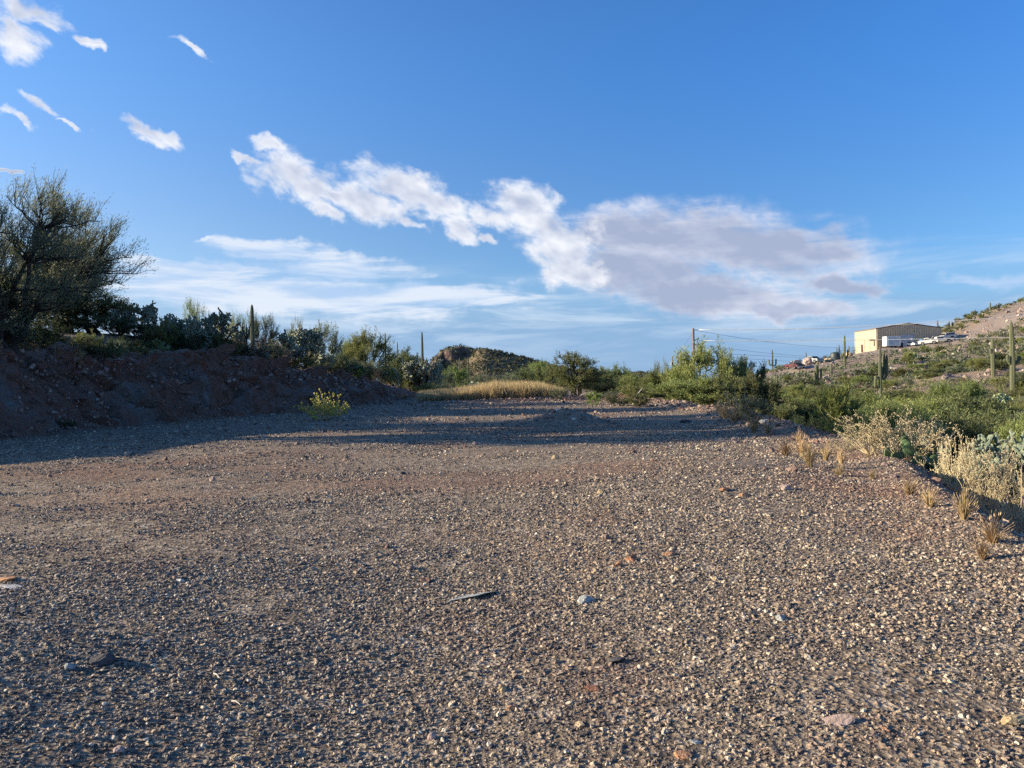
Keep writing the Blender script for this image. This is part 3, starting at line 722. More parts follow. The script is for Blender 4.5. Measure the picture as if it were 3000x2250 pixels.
def stems_plant(seed, leaf, stem, n=40, h=1.0, w=.9, kids=5, leaves=6, ll=.05, lw=.014, r0=.012, heads=None, bend=.12, name='x', kid=.4, hsz=.03, sub=0):
    """shrub or dry weed fanning out from one foot"""
    g = rng_(seed); wd = Geo(); lf = Geo()
    a = g.uniform(0, 6.28, n); q = g.random(n) ** .6
    T1 = np.stack([np.cos(a) * q * w / 2, np.sin(a) * q * w / 2, h * (1 - .45 * q ** 2) * g.uniform(.65, 1, n)], 1)
    P0 = np.stack([np.cos(a) * .03, np.sin(a) * .03, np.zeros(n) - .01], 1)
    B = np.stack([np.cos(a) * bend * q, np.sin(a) * bend * q, -bend * .7 * q], 1)
    P = curve_pts(P0, T1, B + g.normal(0, .015, (n, 3)), 5)
    V, Q = tubes(P, np.full(n, r0), np.full(n, r0 * .4), 3); wd.add(V, Q, np.repeat(g.random(n), 18))
    m = n * kids; ii = np.repeat(np.arange(n), kids); t = g.uniform(.3, 1, m) * 5; k0 = np.minimum(t.astype(int), 4); fr = (t - k0)[:, None]
    S = P[ii, k0] * (1 - fr) + P[ii, k0 + 1] * fr
    D = nrmz(nrmz(P[ii, -1] - P[ii, 0]) + g.normal(0, .55, (m, 3)) + [0, 0, .15]); L = kid * g.uniform(.35, 1, m) * h
    E = S + D * L[:, None] * .6
    K = curve_pts(S, E, g.normal(0, .01, (m, 3)), 2)
    V, Q = tubes(K, np.full(m, r0 * .5), np.full(m, r0 * .2), 3); wd.add(V, Q, np.repeat(g.random(m), 9))
    S_, E_, D_ = S, E, D
    if sub:
        m2 = m * sub; jj = np.repeat(np.arange(m), sub); t = g.uniform(.3, 1, m2)[:, None]
        S2 = S[jj] * (1 - t) + E[jj] * t; D2 = nrmz(D[jj] + g.normal(0, .6, (m2, 3)) + [0, 0, .15]); E2 = S2 + D2 * (L[jj] * .32 * g.uniform(.4, 1, m2))[:, None]
        V, Q = tubes(curve_pts(S2, E2, g.normal(0, .004, (m2, 3)), 1), np.full(m2, r0 * .3), np.full(m2, r0 * .15), 3); wd.add(V, Q, np.repeat(g.random(m2), 6))
        S_, E_, D_ = S2, E2, D2
    if leaves:
        nl = len(S_) * leaves; jj = np.repeat(np.arange(len(S_)), leaves); t = g.uniform(0, 1.05, nl)[:, None]
        V, Q, cc = blades(S_[jj] * (1 - t) + E_[jj] * t, D_[jj] + g.normal(0, .6, (nl, 3)), ll * g.uniform(.6, 1.3, nl), lw * g.uniform(.7, 1.3, nl), g); lf.add(V, Q, cc)
    if heads:
        # seed heads or flowers: small crossed octahedra
        E = E_; o = np.array([[1, 0, 0], [0, 1, 0], [-1, 0, 0], [0, -1, 0], [0, 0, 1], [0, 0, -1]]) * .5
        sz = hsz * g.uniform(.5, 1.2, len(E)); V = (E[:, None] + o[None] * sz[:, None, None]).reshape(-1, 3)
        f = np.array([[0, 1, 4], [1, 2, 4], [2, 3, 4], [3, 0, 4], [1, 0, 5], [2, 1, 5], [3, 2, 5], [0, 3, 5]])
        Fq = (np.arange(len(E))[:, None, None] * 6 + f[None]).reshape(-1, 3)
        hm = mesh_np(name + '_heads', V, tris=Fq, mats=[heads], cols={'tint': np.repeat(g.random(len(E)), 6)})
    else: hm = None
    return wd.mesh(name + '_stems', stem), (lf.mesh(name + '_leaves', leaf) if leaves else None), hm

def grass_tuft(seed, n=90, h=1.0, w=.8, mat=None, name='tuft'):
    g = rng_(seed); a = g.uniform(0, 6.28, n); q = g.random(n) ** .7
    T1 = np.stack([np.cos(a) * q * w / 2, np.sin(a) * q * w / 2, h * (1 - .4 * q) * g.uniform(.4, 1, n)], 1)
    P0 = np.stack([np.cos(a) * .07 * q, np.sin(a) * .07 * q, np.full(n, -.02)], 1)
    P = curve_pts(P0, T1, np.stack([-np.cos(a) * .06, -np.sin(a) * .06, np.full(n, .12)], 1), 3)
    V, Q = tubes(P, np.full(n, .012), np.full(n, .003), 3); G = Geo(); G.add(V, Q, np.repeat(g.random(n), 12))
    m = n // 2; V, Q, cc = blades(P[:m, -1] - [0, 0, .02], nrmz(P[:m, -1] - P[:m, 0]), .13, .03, g); G.add(V, Q, cc)
    return G.mesh(name, mat or L_GRASS)

def joints(g, S, D, L, r, geo, sides=6):
    """sausage-shaped cholla joints"""
    n = len(S); t = np.array([0, .12, .5, .88, 1.0]); rr = np.array([.55, .95, 1.08, .9, .15])
    bend = g.normal(0, .06, (n, 3)) * L[:, None]
    P = S[:, None] + D[:, None] * (L[:, None] * t)[..., None] + bend[:, None] * (t * (1 - t) * 4)[None, :, None]
    tg = nrmz(np.gradient(P, axis=1)); ref = np.where(np.abs(tg[..., 2:3]) < .8, np.array([0, 0, 1.]), np.array([1., 0, 0]))
    a = nrmz(np.cross(tg, ref)); b = np.cross(tg, a); th = np.arange(sides) / sides * 6.2832
    V = P[:, :, None] + (r[:, None] * rr)[:, :, None, None] * (np.cos(th)[None, None, :, None] * a[:, :, None] + np.sin(th)[None, None, :, None] * b[:, :, None])
    V = V + g.normal(0, 1, V.shape) * (r * .10)[:, None, None, None]
    K1 = 5; base = (np.arange(n) * K1 * sides)[:, None, None]; row = (np.arange(K1 - 1) * sides)[None, :, None]; k = np.arange(sides)[None, None]; k2 = (k + 1) % sides
    Q = np.stack([base + row + k, base + row + k2, base + row + sides + k2, base + row + sides + k], -1).reshape(-1, 4)
    tint = np.clip(g.random(n)[:, None, None] * .6 + g.random((n, K1, sides)) * .5, 0, 1)
    geo.add(V.reshape(-1, 3), Q, tint.ravel())
def cholla(seed, W=1.0, z0=.4, arms=6, tips=26, mat=None, name='cholla', jl=.10, jr=.021, gens=3, kids=3, r0=.045, low=.3, bark=None):
    g = rng_(seed); wd = Geo(); jt = Geo()
    fork = np.array([g.normal(0, .03), g.normal(0, .03), low * .55])
    V, Q = tubes(curve_pts(np.array([[0, 0, -.03]]), fork[None], g.normal(0, .02, (1, 3)), 4), np.array([r0]), np.array([r0 * .85]), 6); wd.add(V, Q)
    a = np.arange(arms) / arms * 6.28 + g.uniform(0, 1, arms); q = g.uniform(.35, .85, arms)
    tip = np.stack([np.cos(a) * q * W * .42, np.sin(a) * q * W * .42, g.uniform(z0 + .1, .82, arms)], 1)
    P = curve_pts(np.repeat(fork[None], arms, 0), tip, np.stack([np.cos(a) * q * W * .2, np.sin(a) * q * W * .2, np.full(arms, -.10)], 1), 7)
    P[:, 1:-1] += g.normal(0, .008, P[:, 1:-1].shape)
    V, Q = tubes(P, np.full(arms, r0 * .75), np.full(arms, r0 * .45), 6); wd.add(V, Q)
    i = g.integers(0, arms, tips); k = g.integers(4, 8, tips)
    S = P[i, k]; out = nrmz((S - [0, 0, z0]) + g.normal(0, .12, S.shape)); D = nrmz(out + g.normal(0, .5, S.shape) + [0, 0, .25])
    r = np.full(tips, jr * 1.15)
    for q_ in range(gens + 1):
        L = jl * g.uniform(.7, 1.25, len(S)); joints(g, S, D, L, r, jt)
        E = S + D * L[:, None] * .93
        kk = kids if q_ < gens else 0
        if not kk: break
        j = np.repeat(np.arange(len(E)), kk); keep = g.random(len(j)) < .72; j = j[keep]
        S = E[j]; D = nrmz(D[j] * .5 + g.normal(0, .75, (len(j), 3)) + [0, 0, .12]); r = np.full(len(j), jr * g.uniform(.85, 1.0))
        ok = (np.abs(S[:, 2] - (z0 + 1) / 2) < (1.04 - z0) / 2) & (np.hypot(S[:, 0], S[:, 1]) < W * .52)
        S, D, r = S[ok], D[ok], r[ok]
        if len(S) > 900: S, D, r = S[:900], D[:900], r[:900]
    return wd.mesh(name + '_wood', bark or B_DARK), jt.mesh(name + '_joints', mat or L_CHOL)

def ribbed(path, rad, nribs=13, name='stem', mat=SAG, depth=.13, top=True):
    sides = nribs * 3
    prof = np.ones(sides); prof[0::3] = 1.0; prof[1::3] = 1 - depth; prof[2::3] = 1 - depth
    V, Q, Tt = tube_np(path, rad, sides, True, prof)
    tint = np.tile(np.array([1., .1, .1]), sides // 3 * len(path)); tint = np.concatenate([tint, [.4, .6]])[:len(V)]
    return mesh_np(name, V, quads=Q, tris=Tt, mats=[mat], cols={'tint': tint})
def saguaro(name, label, x, y, h, r, arms=(), group=None, lean=0.0, stub=None, z=None, taper=.8):
    z = h1(x, y) if z is None else z
    root = empty(name, (x, y, z), random.uniform(0, 6), label=label, category='cactus', group=group)
    root.rotation_euler = (0, lean, 0)
    t = np.array([0, .04, .2, .45, .65, .8, .9, .955, .985, 1.0]); rr = np.array([.82, .86, .95, 1.04, 1.0, .9, .84, .66, .42, .14]) * r
    if taper < .5: rr = np.array([1, 1, .98, .9, .8, .7, .62, .5, .4, .2]) * r
    g = rng_(int(abs(x * 77 + y * 13)))
    P = np.stack([np.interp(t, [0, .5, 1], [0, g.normal(0, .01), 0]) * h, np.zeros(10), t * (h + .3) - .3], 1)
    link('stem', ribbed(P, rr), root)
    for (ang, z0, reach, z1, ar) in arms:
        # arm leaves the stem level, elbows and rises
        ca, sa = math.cos(ang), math.sin(ang); zz0, zz1 = z0 * h, z1 * h
        up = 1 if zz1 > zz0 else -1
        q = [(0, 0), (reach * .55, -.03 * h), (reach * .88, .01 * h * up), (reach, .06 * h * up)]
        pts = [(ca * a, sa * a, zz0 + b) for a, b in q]
        top = zz1; b = pts[-1][2]
        for f in (.3, .6, .85, .95, 1.0): pts.append((ca * (reach * (1 + .08 * f)), sa * (reach * (1 + .08 * f)), b + (top - b) * f))
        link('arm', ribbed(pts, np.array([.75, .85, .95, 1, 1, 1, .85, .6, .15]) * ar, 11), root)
    return root

def pad_mesh(seed, name='pad', mat=None):
    g = rng_(seed); n = 14; th = np.arange(n) / n * 6.2832
    w_ = .36 + .05 * np.cos(th * 2 + .4); xx = np.cos(th) * w_ * (1 + .18 * np.sin(th)); zz = .5 + np.sin(th) * .5
    V = []; Q = []; Tt = []
    for (s, y) in ((.82, -.075), (1, -.03), (1, .03), (.82, .075)):
        V += [(xx[i] * s, y, .5 + (zz[i] - .5) * s) for i in range(n)]
    V += [(0, -.095, .5), (0, .095, .5)]
    for r_ in range(3): Q += [[r_ * n + i, r_ * n + (i + 1) % n, (r_ + 1) * n + (i + 1) % n, (r_ + 1) * n + i] for i in range(n)]
    Tt = [[(i + 1) % n, i, 4 * n] for i in range(n)] + [[3 * n + i, 3 * n + (i + 1) % n, 4 * n + 1] for i in range(n)]
    V = np.array(V); V[:, 1] += .05 * np.sin(V[:, 2] * 3)
    return mesh_np(name, V, quads=Q, tris=Tt, smooth=True, mats=[mat or L_PAD], cols={'tint': g.random(len(V))})
PADM = {}
def prickly(label, x, y, size, seed, n0=3, gens=2, mat=None, group=None, z=None):
    g = rng_(seed); z = h1(x, y) if z is None else z
    if mat not in PADM: PADM[mat] = [pad_mesh(k, mat=mat) for k in range(3)]
    root = empty('prickly_pear', (x, y, z), 0, label=label, category='cactus', group=group)
    cur = []
    for k in range(n0):
        cur.append((Vector((g.normal(0, size * .45), g.normal(0, size * .25), -.02)), g.uniform(-.5, .5), g.uniform(-.4, .4), size * g.uniform(.8, 1.1)))
    for q in range(gens + 1):
        nx = []
        for (p, tilt, yaw, s) in cur:
            o = link('pad', PADM[mat][g.integers(0, 3)], root); o.location = p; o.scale = (s, s, s); o.rotation_euler = (g.normal(0, .25), tilt, yaw)
            d = Vector((math.sin(tilt), 0, math.cos(tilt)))
            for j in range(g.integers(1, 4) if q < gens else 0):
                nt_ = tilt + g.uniform(-.9, .9); nx.append((p + d * s * .92 + Vector((math.sin(nt_ - tilt) * s * .15, g.normal(0, .03), 0)), nt_, yaw + g.uniform(-.8, .8), s * g.uniform(.75, .95)))
        cur = nx
    return root

# ------------------------------------------------------------------ plant prototypes
PR = {}
def proto(kind, k=0):
    key = (kind, k)
    if key in PR: return PR[key]
    s = 100 * k + sum(map(ord, kind))
    P = dict(name=kind)
    if kind == 'verde':    # airy yellow-green tree
        r = crown_plant(s, L_VERDE, B_GREEN, W=1.25, z0=.12, limbs=6, clusters=85, twigs=11, leaves=15, tw=.17, ll=.048, lw=.0095, up=.6, r0=.028, **P)
    elif kind == 'mesq':   # darker, denser
        r = crown_plant(s, L_MESQ, B_DARK, W=1.3, z0=.08, limbs=6, clusters=95, twigs=11, leaves=15, tw=.14, ll=.042, lw=.011, up=.3, r0=.032, **P)
    elif kind == 'grey':
        r = crown_plant(s, L_GREY, B_BARK, W=1.35, z0=.10, limbs=7, clusters=75, twigs=10, leaves=13, tw=.17, ll=.045, lw=.010, up=.45, r0=.026, **P)
    elif kind == 'pale':   # sparse pale palo verde seen against the sky
        r = crown_plant(s, L_VERDE, B_GREEN, W=1.15, z0=.2, limbs=7, clusters=60, twigs=9, leaves=9, tw=.2, ll=.04, lw=.006, up=.9, r0=.022, **P)
    elif kind == 'low':    # low mounded shrub
        r = crown_plant(s, L_CREO, B_BARK, W=1.9, z0=.0, limbs=8, clusters=80, twigs=10, leaves=13, tw=.17, ll=.055, lw=.013, up=.6, r0=.022, r_in=.3, **P)
    elif kind == 'lowdark':
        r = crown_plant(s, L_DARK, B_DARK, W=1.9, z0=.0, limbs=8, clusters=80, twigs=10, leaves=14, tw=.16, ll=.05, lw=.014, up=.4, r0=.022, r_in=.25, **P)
    elif kind == 'lime':
        r = crown_plant(s, L_LIME, B_GREEN, W=1.7, z0=.0, limbs=8, clusters=50, twigs=8, leaves=10, tw=.2, ll=.12, lw=.022, up=.8, r0=.02, r_in=.2, **P)
    elif kind == 'brown':
        r = crown_plant(s, L_BROWN, B_BARK, W=1.7, z0=.0, limbs=9, clusters=60, twigs=9, leaves=6, tw=.22, ll=.10, lw=.008, up=.3, r0=.018, r_in=.3, stemfrac=1.0, **P)
    elif kind == 'far':
        r = crown_plant(s, [L_VERDE, L_MESQ, L_CREO, L_GREY][k % 4], B_BARK, W=1.5, z0=.02, limbs=4, clusters=36, twigs=5, leaves=7, tw=.2, ll=.13, lw=.05, up=.4, r0=.03, r_in=.3, **P)
    elif kind == 'cholla':
        r = cholla(s, W=[1.1, 1.35, 1.0][k % 3], z0=[.42, .3, .2][k % 3], arms=[6, 8, 7][k % 3], tips=[34, 40, 40][k % 3], low=[.35, .18, .1][k % 3], name='cholla')
    elif kind == 'teal':
        r = cholla(s, W=1.5, z0=.0, arms=9, tips=60, low=.05, mat=L_TEAL, jl=.105, jr=.022, gens=3, kids=3, name='teal', bark=B_BARK)
    PR[key] = r; return r
NAMES = {'verde': 'palo_verde_tree', 'mesq': 'mesquite_tree', 'grey': 'grey_green_shrub', 'pale': 'palo_verde_tree', 'low': 'desert_shrub', 'lowdark': 'desert_shrub',
         'lime': 'desert_shrub', 'brown': 'dry_shrub', 'far': 'desert_shrub', 'cholla': 'cholla', 'teal': 'cholla'}
CATS = {'verde': 'tree', 'mesq': 'tree', 'grey': 'shrub', 'pale': 'tree', 'low': 'shrub', 'lowdark': 'shrub', 'lime': 'shrub', 'brown': 'shrub', 'far': 'shrub', 'cholla': 'cactus', 'teal': 'cactus'}
PARTN = {'cholla': ('trunk', 'branches'), 'teal': ('trunk', 'branches')}
PWID = {'verde': 1.25, 'mesq': 1.3, 'grey': 1.35, 'pale': 1.15, 'low': 1.9, 'lowdark': 1.9, 'lime': 1.7, 'brown': 1.7, 'far': 1.5, 'cholla': 1.15, 'teal': 1.5}
def put(kind, k, x, y, h, w, label, group=None, z=None, name=None, cat=None, rz=None, sink=.05):
    z = (h1(x, y) - sink) if z is None else z
    a, b = proto(kind, k)
    root = empty(name or NAMES[kind], (x, y, z), 0, label=label, category=cat or CATS[kind], group=group)
    pn = PARTN.get(kind, ('trunk' if CATS[kind] == 'tree' else 'stems', 'crown' if CATS[kind] == 'tree' else 'foliage'))
    rz = random.uniform(0, 6.28) if rz is None else rz
    if kind in ('cholla', 'teal'): w = min(w, h * 1.5); h = min(h, w * 1.05)
    for nm, me in zip(pn, (a, b)):
        o = link(nm, me, root); o.scale = (w / PWID[kind] * 1.0, w / PWID[kind] * 1.0, h); o.rotation_euler = (0, 0, rz)
    return root
def at(kind, k, u, d, vtop, wpx, label, **kw):
    """stand a plant at picture column u, d metres off, with its top at row vtop and wpx wide"""
    z = h1(xof(u, vtop, d), d); top = zof(u, vtop, d)
    x = xof(u, 1120, d); h = max(top - z + .05, .3)
    if kind in ('cholla', 'teal', 'pale') and h > wpx / F * d * 1.1: z = top - wpx / F * d * 1.1 if kw.get('z') is None and z > top - wpx / F * d * 1.5 else z; h = top - z
    if kind in ('cholla', 'teal'): wpx = max(wpx, h * .95 / d * F)
    return put(kind, k, x, d, h, wpx / F * d, label, **kw)
# ------------------------------------------------------------------ the butte on the horizon
L_HILL = leafmat('hill_scrub_leaves', (.06, .065, .035), (.15, .15, .08), .2)
def build_hill():
    U = np.linspace(1200, 1960, 300)
    top = np.interp(U, [1200, 1240, 1262, 1275, 1290, 1310, 1330, 1352, 1362, 1385, 1400, 1425, 1450, 1500, 1550, 1590, 1620, 1650, 1700, 1760, 1800, 1840, 1870, 1905, 1960],
                    [1112, 1095, 1068, 1050, 1036, 1026, 1020, 1012, 1014, 1019, 1023, 1025, 1031, 1041, 1054, 1066, 1073, 1081, 1090, 1098, 1102, 1096, 1093, 1100, 1112])
    D = np.linspace(310, 450, 110)
    UU, DDm = np.meshgrid(U, D)
    X = (UU - 1500) / F * DDm; Y = DDm
    zt_ = np.array([zof(u, v, 400) for u, v in zip(U, top)])
    Zt = np.broadcast_to(zt_, X.shape); b = -2.0
    cl = sst(UU, 1275, 1300) * (1 - sst(UU, 1360, 1420)) * .30
    front = sst(Y, 312, 400)
    prof = np.where(Y < 400, (1 - cl) * np.clip((Y - 315) / 78, 0, 1) ** .9 + cl * sst(Y + 5 * fbm(X / 5, X * 0, 3, 51), 388, 396), 1 - ((Y - 400) / 60) ** 2 * .8)
    Z = b + (Zt - b) * prof + (fbm(X / 9, Y / 9, 5, 52) * 1.0 + .5 * fbm(X / 2.5, Y / 2.5, 3, 53)) * np.clip(prof * 2, 0, 1)
    V = np.stack([X, Y, Z], -1).reshape(-1, 3); n = len(U)
    i = np.arange(len(D) - 1)[:, None] * n; j = np.arange(n - 1)[None]
    Q = np.stack([i + j, i + j + 1, i + n + j + 1, i + n + j], -1).reshape(-1, 4)
    m, t = newmat('hill_rock'); p = pos(t)
    ng = mk(t, 'ShaderNodeNewGeometry'); sp = mk(t, 'ShaderNodeSeparateXYZ'); t.links.new(ng.outputs['True Normal'], sp.inputs[0])
    n1_ = NOISE(t, p, .25, 6, .65)
    soil = MIX(t, n1_, (.12, .10, .06), (.22, .17, .11)); rock = MIX(t, NOISE(t, p, .6, 5, .7), (.07, .05, .045), (.17, .12, .10))
    c = MIX(t, SS(t, sp.outputs[2], .55, .75), rock, soil)
    finish(m, t, c, .95, n1_, 1, .6, spec=.1)
    o = link('hill', mesh_np('hill', V, quads=Q, smooth=False, mats=[m]), kind='structure')
    # scrub on its slopes
    g = rng_(4); N_ = 4200; lf = Geo()
    jx = g.integers(2, len(U) - 2, N_); jy = g.integers(4, 72, N_); q = jy * n + jx
    P = V[q] + g.normal(0, .6, (N_, 3)) * [1, 1, 0]
    s = g.uniform(.45, 1.35, N_)
    k = 12; c_ = np.repeat(P, k, 0) + nrmz(g.normal(size=(N_ * k, 3)) + [0, 0, .4]) * (np.repeat(s, k) * .55)[:, None]
    Vb, Qb, cc = blades(c_, g.normal(size=(N_ * k, 3)) + [0, 0, .5], np.repeat(s, k) * .75, np.repeat(s, k) * .5, g)
    lf.add(Vb, Qb, np.clip(np.repeat(np.repeat(g.random(N_), k), 4) * .7 + cc * .3, 0, 1))
    link('hill_scrub', lf.mesh('hill_scrub', L_HILL), kind='stuff', label='low scrub dotting the slopes of the distant rocky hill')
build_hill()

# ------------------------------------------------------------------ building materials
PAINT_TAN = simple('tan_painted_steel', (.50, .42, .31), .5, var=.05, scale=1.2, spec=.4)
PAINT_TAN2 = simple('tan_rib_steel', (.56, .44, .30), .5, var=.05)
TRIM = simple('brown_trim', (.12, .085, .065), .5, var=.1)
ROOFM = simple('roof_steel', (.30, .26, .22), .4, var=.1)
DOORM = simple('grey_roller_steel', (.46, .50, .54), .45, var=.05)
WHITE = simple('white_paint', (.78, .77, .74), .35, var=.04)
DIRTYW = simple('dusty_white_paint', (.62, .60, .55), .4, var=.08)
SILV = simple('silver_paint', (.42, .42, .41), .35, metal=.3, var=.05)
REDP = simple('faded_maroon_paint', (.10, .035, .035), .4, var=.15)
GLASS = simple('dark_glass', (.02, .025, .03), .08, spec=.8, var=.02)
RUB = simple('black_rubber', (.02, .02, .02), .85, var=.1)
CHROME = simple('dull_chrome', (.45, .45, .44), .3, metal=.8, var=.05)
BLUE = simple('blue_tarp', (.06, .16, .34), .6, var=.15)
DKBLUE = simple('dark_blue_tarp', (.03, .06, .11), .6, var=.15)
TANKM = simple('dark_green_poly_tank', (.045, .06, .06), .5, var=.1)
BLACKM = simple('black_plastic', (.03, .03, .03), .5, var=.1)
SHEET = simple('pale_blue_grey_sheet', (.42, .50, .54), .3, var=.12, scale=.8)
POLE = simple('weathered_pole_wood', (.20, .105, .065), .85, var=.3, scale=6)
STEEL = simple('galvanised_steel', (.40, .40, .39), .45, metal=.5)
WIRE_L = simple('bright_aluminium_wire', (.85, .80, .70), .35, metal=.2, var=.02)
WIRE_D = simple('dark_wire', (.05, .06, .08), .6, var=.02)
FLAME = simple('faded_wood', (.45, .42, .38), .8)

# ------------------------------------------------------------------ the steel shed
def build_shed():
    d0 = 206.; x0 = xof(2568, 1022, d0); zb = zof(2568, 1026, d0); hh = 5.75
    phi = R(0.5); L, Wd = 17.4, 12.5
    root = empty('steel_shed', (x0, d0, zb), phi, label='long tan steel shed with a grey roller door on top of the hill road', category='building')
    rise = 1.35
    # left wall: shallow ribs, along +y from the corner
    mb = MB()
    mb.box((.04, Wd / 2, hh / 2 - .4), (.08, Wd, hh + .8))
    n = int(Wd / .45)
    for i in range(n): mb.box((-.02, (i + .5) * Wd / n, hh / 2 - .4), (.05, .10, hh + .8))
    link('side_wall', mb.mesh('side_wall', [PAINT_TAN]), root)
    mb = MB()   # right and back walls
    mb.box((L - .04, Wd / 2, hh / 2 - .4), (.08, Wd, hh + .8)); mb.box((L / 2, Wd - .04, hh / 2 - .4), (L - .2, .08, hh + .8))
    link('rear_wall', mb.mesh('rear_wall', [PAINT_TAN]), root)
    # front wall: gable in pieces around the roller door
    dx0, dx1, dh = 6.55, 10.15, 4.1
    def topz(x): return hh + rise * (1 - abs(x - L / 2) / (L / 2))
    mb = MB()
    mb.prism([(0.0, -.8), (dx0, -.8), (dx0, topz(dx0)), (0.0, hh)], 'y', 0.0, .08)
    mb.prism([(dx1, -.8), (L, -.8), (L, hh), (dx1, topz(dx1))], 'y', 0.0, .08)
    mb.prism([(dx0, dh), (dx1, dh), (dx1, topz(dx1)), (L / 2, topz(L / 2)), (dx0, topz(dx0))], 'y', 0.0, .08)
    link('front_wall', mb.mesh('front_wall', [simple('tan_face_steel', (.54, .39, .24), .55, var=.05)]), root)
    nr = 27
    rib = None
    for i in range(nr):
        x = (i + .5) * L / nr
        zb_ = dh + .12 if dx0 - .1 < x < dx1 + .1 else -.8
        zz = topz(x) - .12
        m_ = MB(); m_.prism([(x - .26, 0), (x - .08, -.15), (x + .06, -.15), (x + .10, 0)], 'z', zb_, zz)
        link('wall_rib', m_.mesh('wall_rib', [PAINT_TAN2]), root)
    # corner and eave trims
    tm = simple('pale_corner_trim', (.62, .52, .36), .5)
    for cx, cy in ((-.03, -.03), (L + .03, -.03), (-.03, Wd)):
        m_ = MB(); m_.box((cx, cy, hh / 2 - .4), (.15, .16, hh + .8)); link('corner_trim', m_.mesh('corner_trim', [tm]), root)
    m_ = MB()
    for s in (-1, 1):
        ang = math.atan2(rise, L / 2)
        m_.box((L / 2 + s * L / 4, -.07, hh + rise / 2 + .02), (L / 2 / math.cos(ang) + .12, .16, .22), ry=s * ang)
    m_.box((-.10, Wd / 2, hh - .02), (.14, Wd + .2, .12))
    link('eave_trim', m_.mesh('eave_trim', [TRIM]), root)
    m_ = MB()
    for s in (-1, 1): m_.box((L / 2 + s * L / 4, Wd / 2 + .02, hh + rise / 2 + .10), (L / 2 / math.cos(ang) + .3, Wd + .1, .07), ry=s * ang)
    link('roof', m_.mesh('roof', [ROOFM]), root)
    # roller door
    rd = MB(); rd.box(((dx0 + dx1) / 2, .10, dh / 2 - .1), (dx1 - dx0 - .02, .04, dh + .16))
    door = link('roller_door', rd.mesh('roller_door', [DOORM]), root)
    for i in range(20):
        m_ = MB(); m_.box(((dx0 + dx1) / 2, .05, .1 + i * dh / 20), (dx1 - dx0 - .06, .05, dh / 20 * .72)); link('slat', m_.mesh('slat', [DOORM]), door)
    m_ = MB(); m_.box((dx0 - .07, -.06, dh / 2), (.16, .18, dh)); m_.box((dx1 + .07, -.06, dh / 2), (.16, .18, dh)); m_.box(((dx0 + dx1) / 2, -.06, dh + .06), (dx1 - dx0 + .32, .18, .14))
    link('door_frame', m_.mesh('door_frame', [simple('pale_door_frame', (.52, .46, .38), .5)]), root)
    # side door and small awning on the left wall
    m_ = MB(); m_.box((-.06, 8.3, .85), (.06, 1.0, 2.1)); link('side_door', m_.mesh('side_door', [REDP]), root)
    m_ = MB(); m_.box((-.07, 1.2, 1.9), (.06, .5, 1.5)); link('window', m_.mesh('side_window', [GLASS]), root)
    m_ = MB(); m_.box((-.75, 2.2, 3.0), (1.4, 3.6, .08), ry=.08); m_.box((-1.4, .6, 1.3), (.08, .08, 3.4)); m_.box((-1.4, 3.9, 1.3), (.08, .08, 3.4))
    link('awning', m_.mesh('awning', [PAINT_TAN2]), root)
    return root, phi, x0, d0, zb
SH, SPHI, SX, SY, SZ = build_shed()
def yard(lx, ly, dz=0):
    """a point in the shed's own axes -> world, on the ground"""
    c, s = math.cos(SPHI), math.sin(SPHI)
    x = SX + lx * c - ly * s; y = SY + lx * s + ly * c
    return x, y, h1(x, y) + dz

# white-framed box in front of the shed
x, y, z = yard(2.4, -3.2)
root = empty('cargo_trailer', (x, y, z), SPHI, label='white framed box trailer with a pale blue grey side parked before the shed', category='trailer')
m_ = MB(); m_.box((0, 0, 1.75), (3.7, 2.2, 2.5)); link('body', m_.mesh('trailer_body', [WHITE]), root)
m_ = MB(); m_.box((0.05, -1.13, 1.75), (3.0, .06, 2.1)); link('side_panel', m_.mesh('trailer_panel', [SHEET]), root)
for s in (-1, 1):
    m_ = MB(); m_.tube([(s * .5, -1.05, .35), (s * .5, -.8, .35)], .36, 14); link('wheel', m_.mesh('trailer_wheel', [RUB]), root)
m_ = MB(); m_.box((0, 0, .48), (3.6, 2.0, .14)); link('frame', m_.mesh('trailer_frame', [BLACKM]), root)
# dark drum beside it
x, y, z = yard(5.1, -3.0)
m_ = MB(); m_.tube([(0, 0, -.05), (0, 0, .08), (0, 0, .5), (0, 0, .54), (0, 0, .6), (0, 0, 1.05), (0, 0, 1.15)], [.42, .45, .44, .48, .44, .45, .40], 18)
link('drum', m_.mesh('drum', [BLACKM]), None, (x, y, z), label='dark squat drum standing between white trailer and golf cart', category='drum')
# golf cart
x, y, z = yard(7.2, -4.2)
root = empty('golf_cart', (x, y, z), R(-60), label='white golf cart with white roof in front of the roller door', category='golf cart')
m_ = MB(); m_.prism([(-1.15, .3), (1.15, .3), (1.2, .62), (.75, .92), (.35, .5), (-.1, .5), (-.2, .78), (-1.15, .78)], 'y', -.58, .58); link('body', m_.mesh('cart_body', [WHITE]), root)
m_ = MB(); m_.box((-.25, 0, 1.88), (1.7, 1.15, .07)); link('roof', m_.mesh('cart_roof', [WHITE]), root)
for px_, py_ in ((.55, .5), (.55, -.5), (-.95, .5), (-.95, -.5)):
    m_ = MB(); m_.tube([(px_, py_, .6), (px_ * .9, py_, 1.86)], .025, 6); link('roof_post', m_.mesh('cart_posts', [BLACKM]), root)
m_ = MB(); m_.box((-.35, 0, .86), (.5, 1.0, .14)); m_.box((-.62, 0, 1.12), (.12, 1.0, .45)); link('seat', m_.mesh('cart_seat', [BLACKM]), root)
for px_ in (-.75, .8):
    for py_ in (-.6, .5):
        m_ = MB(); m_.tube([(px_, py_, .24), (px_, py_ + .14, .24)], .24, 14); link('wheel', m_.mesh('cart_wheel', [RUB]), root)
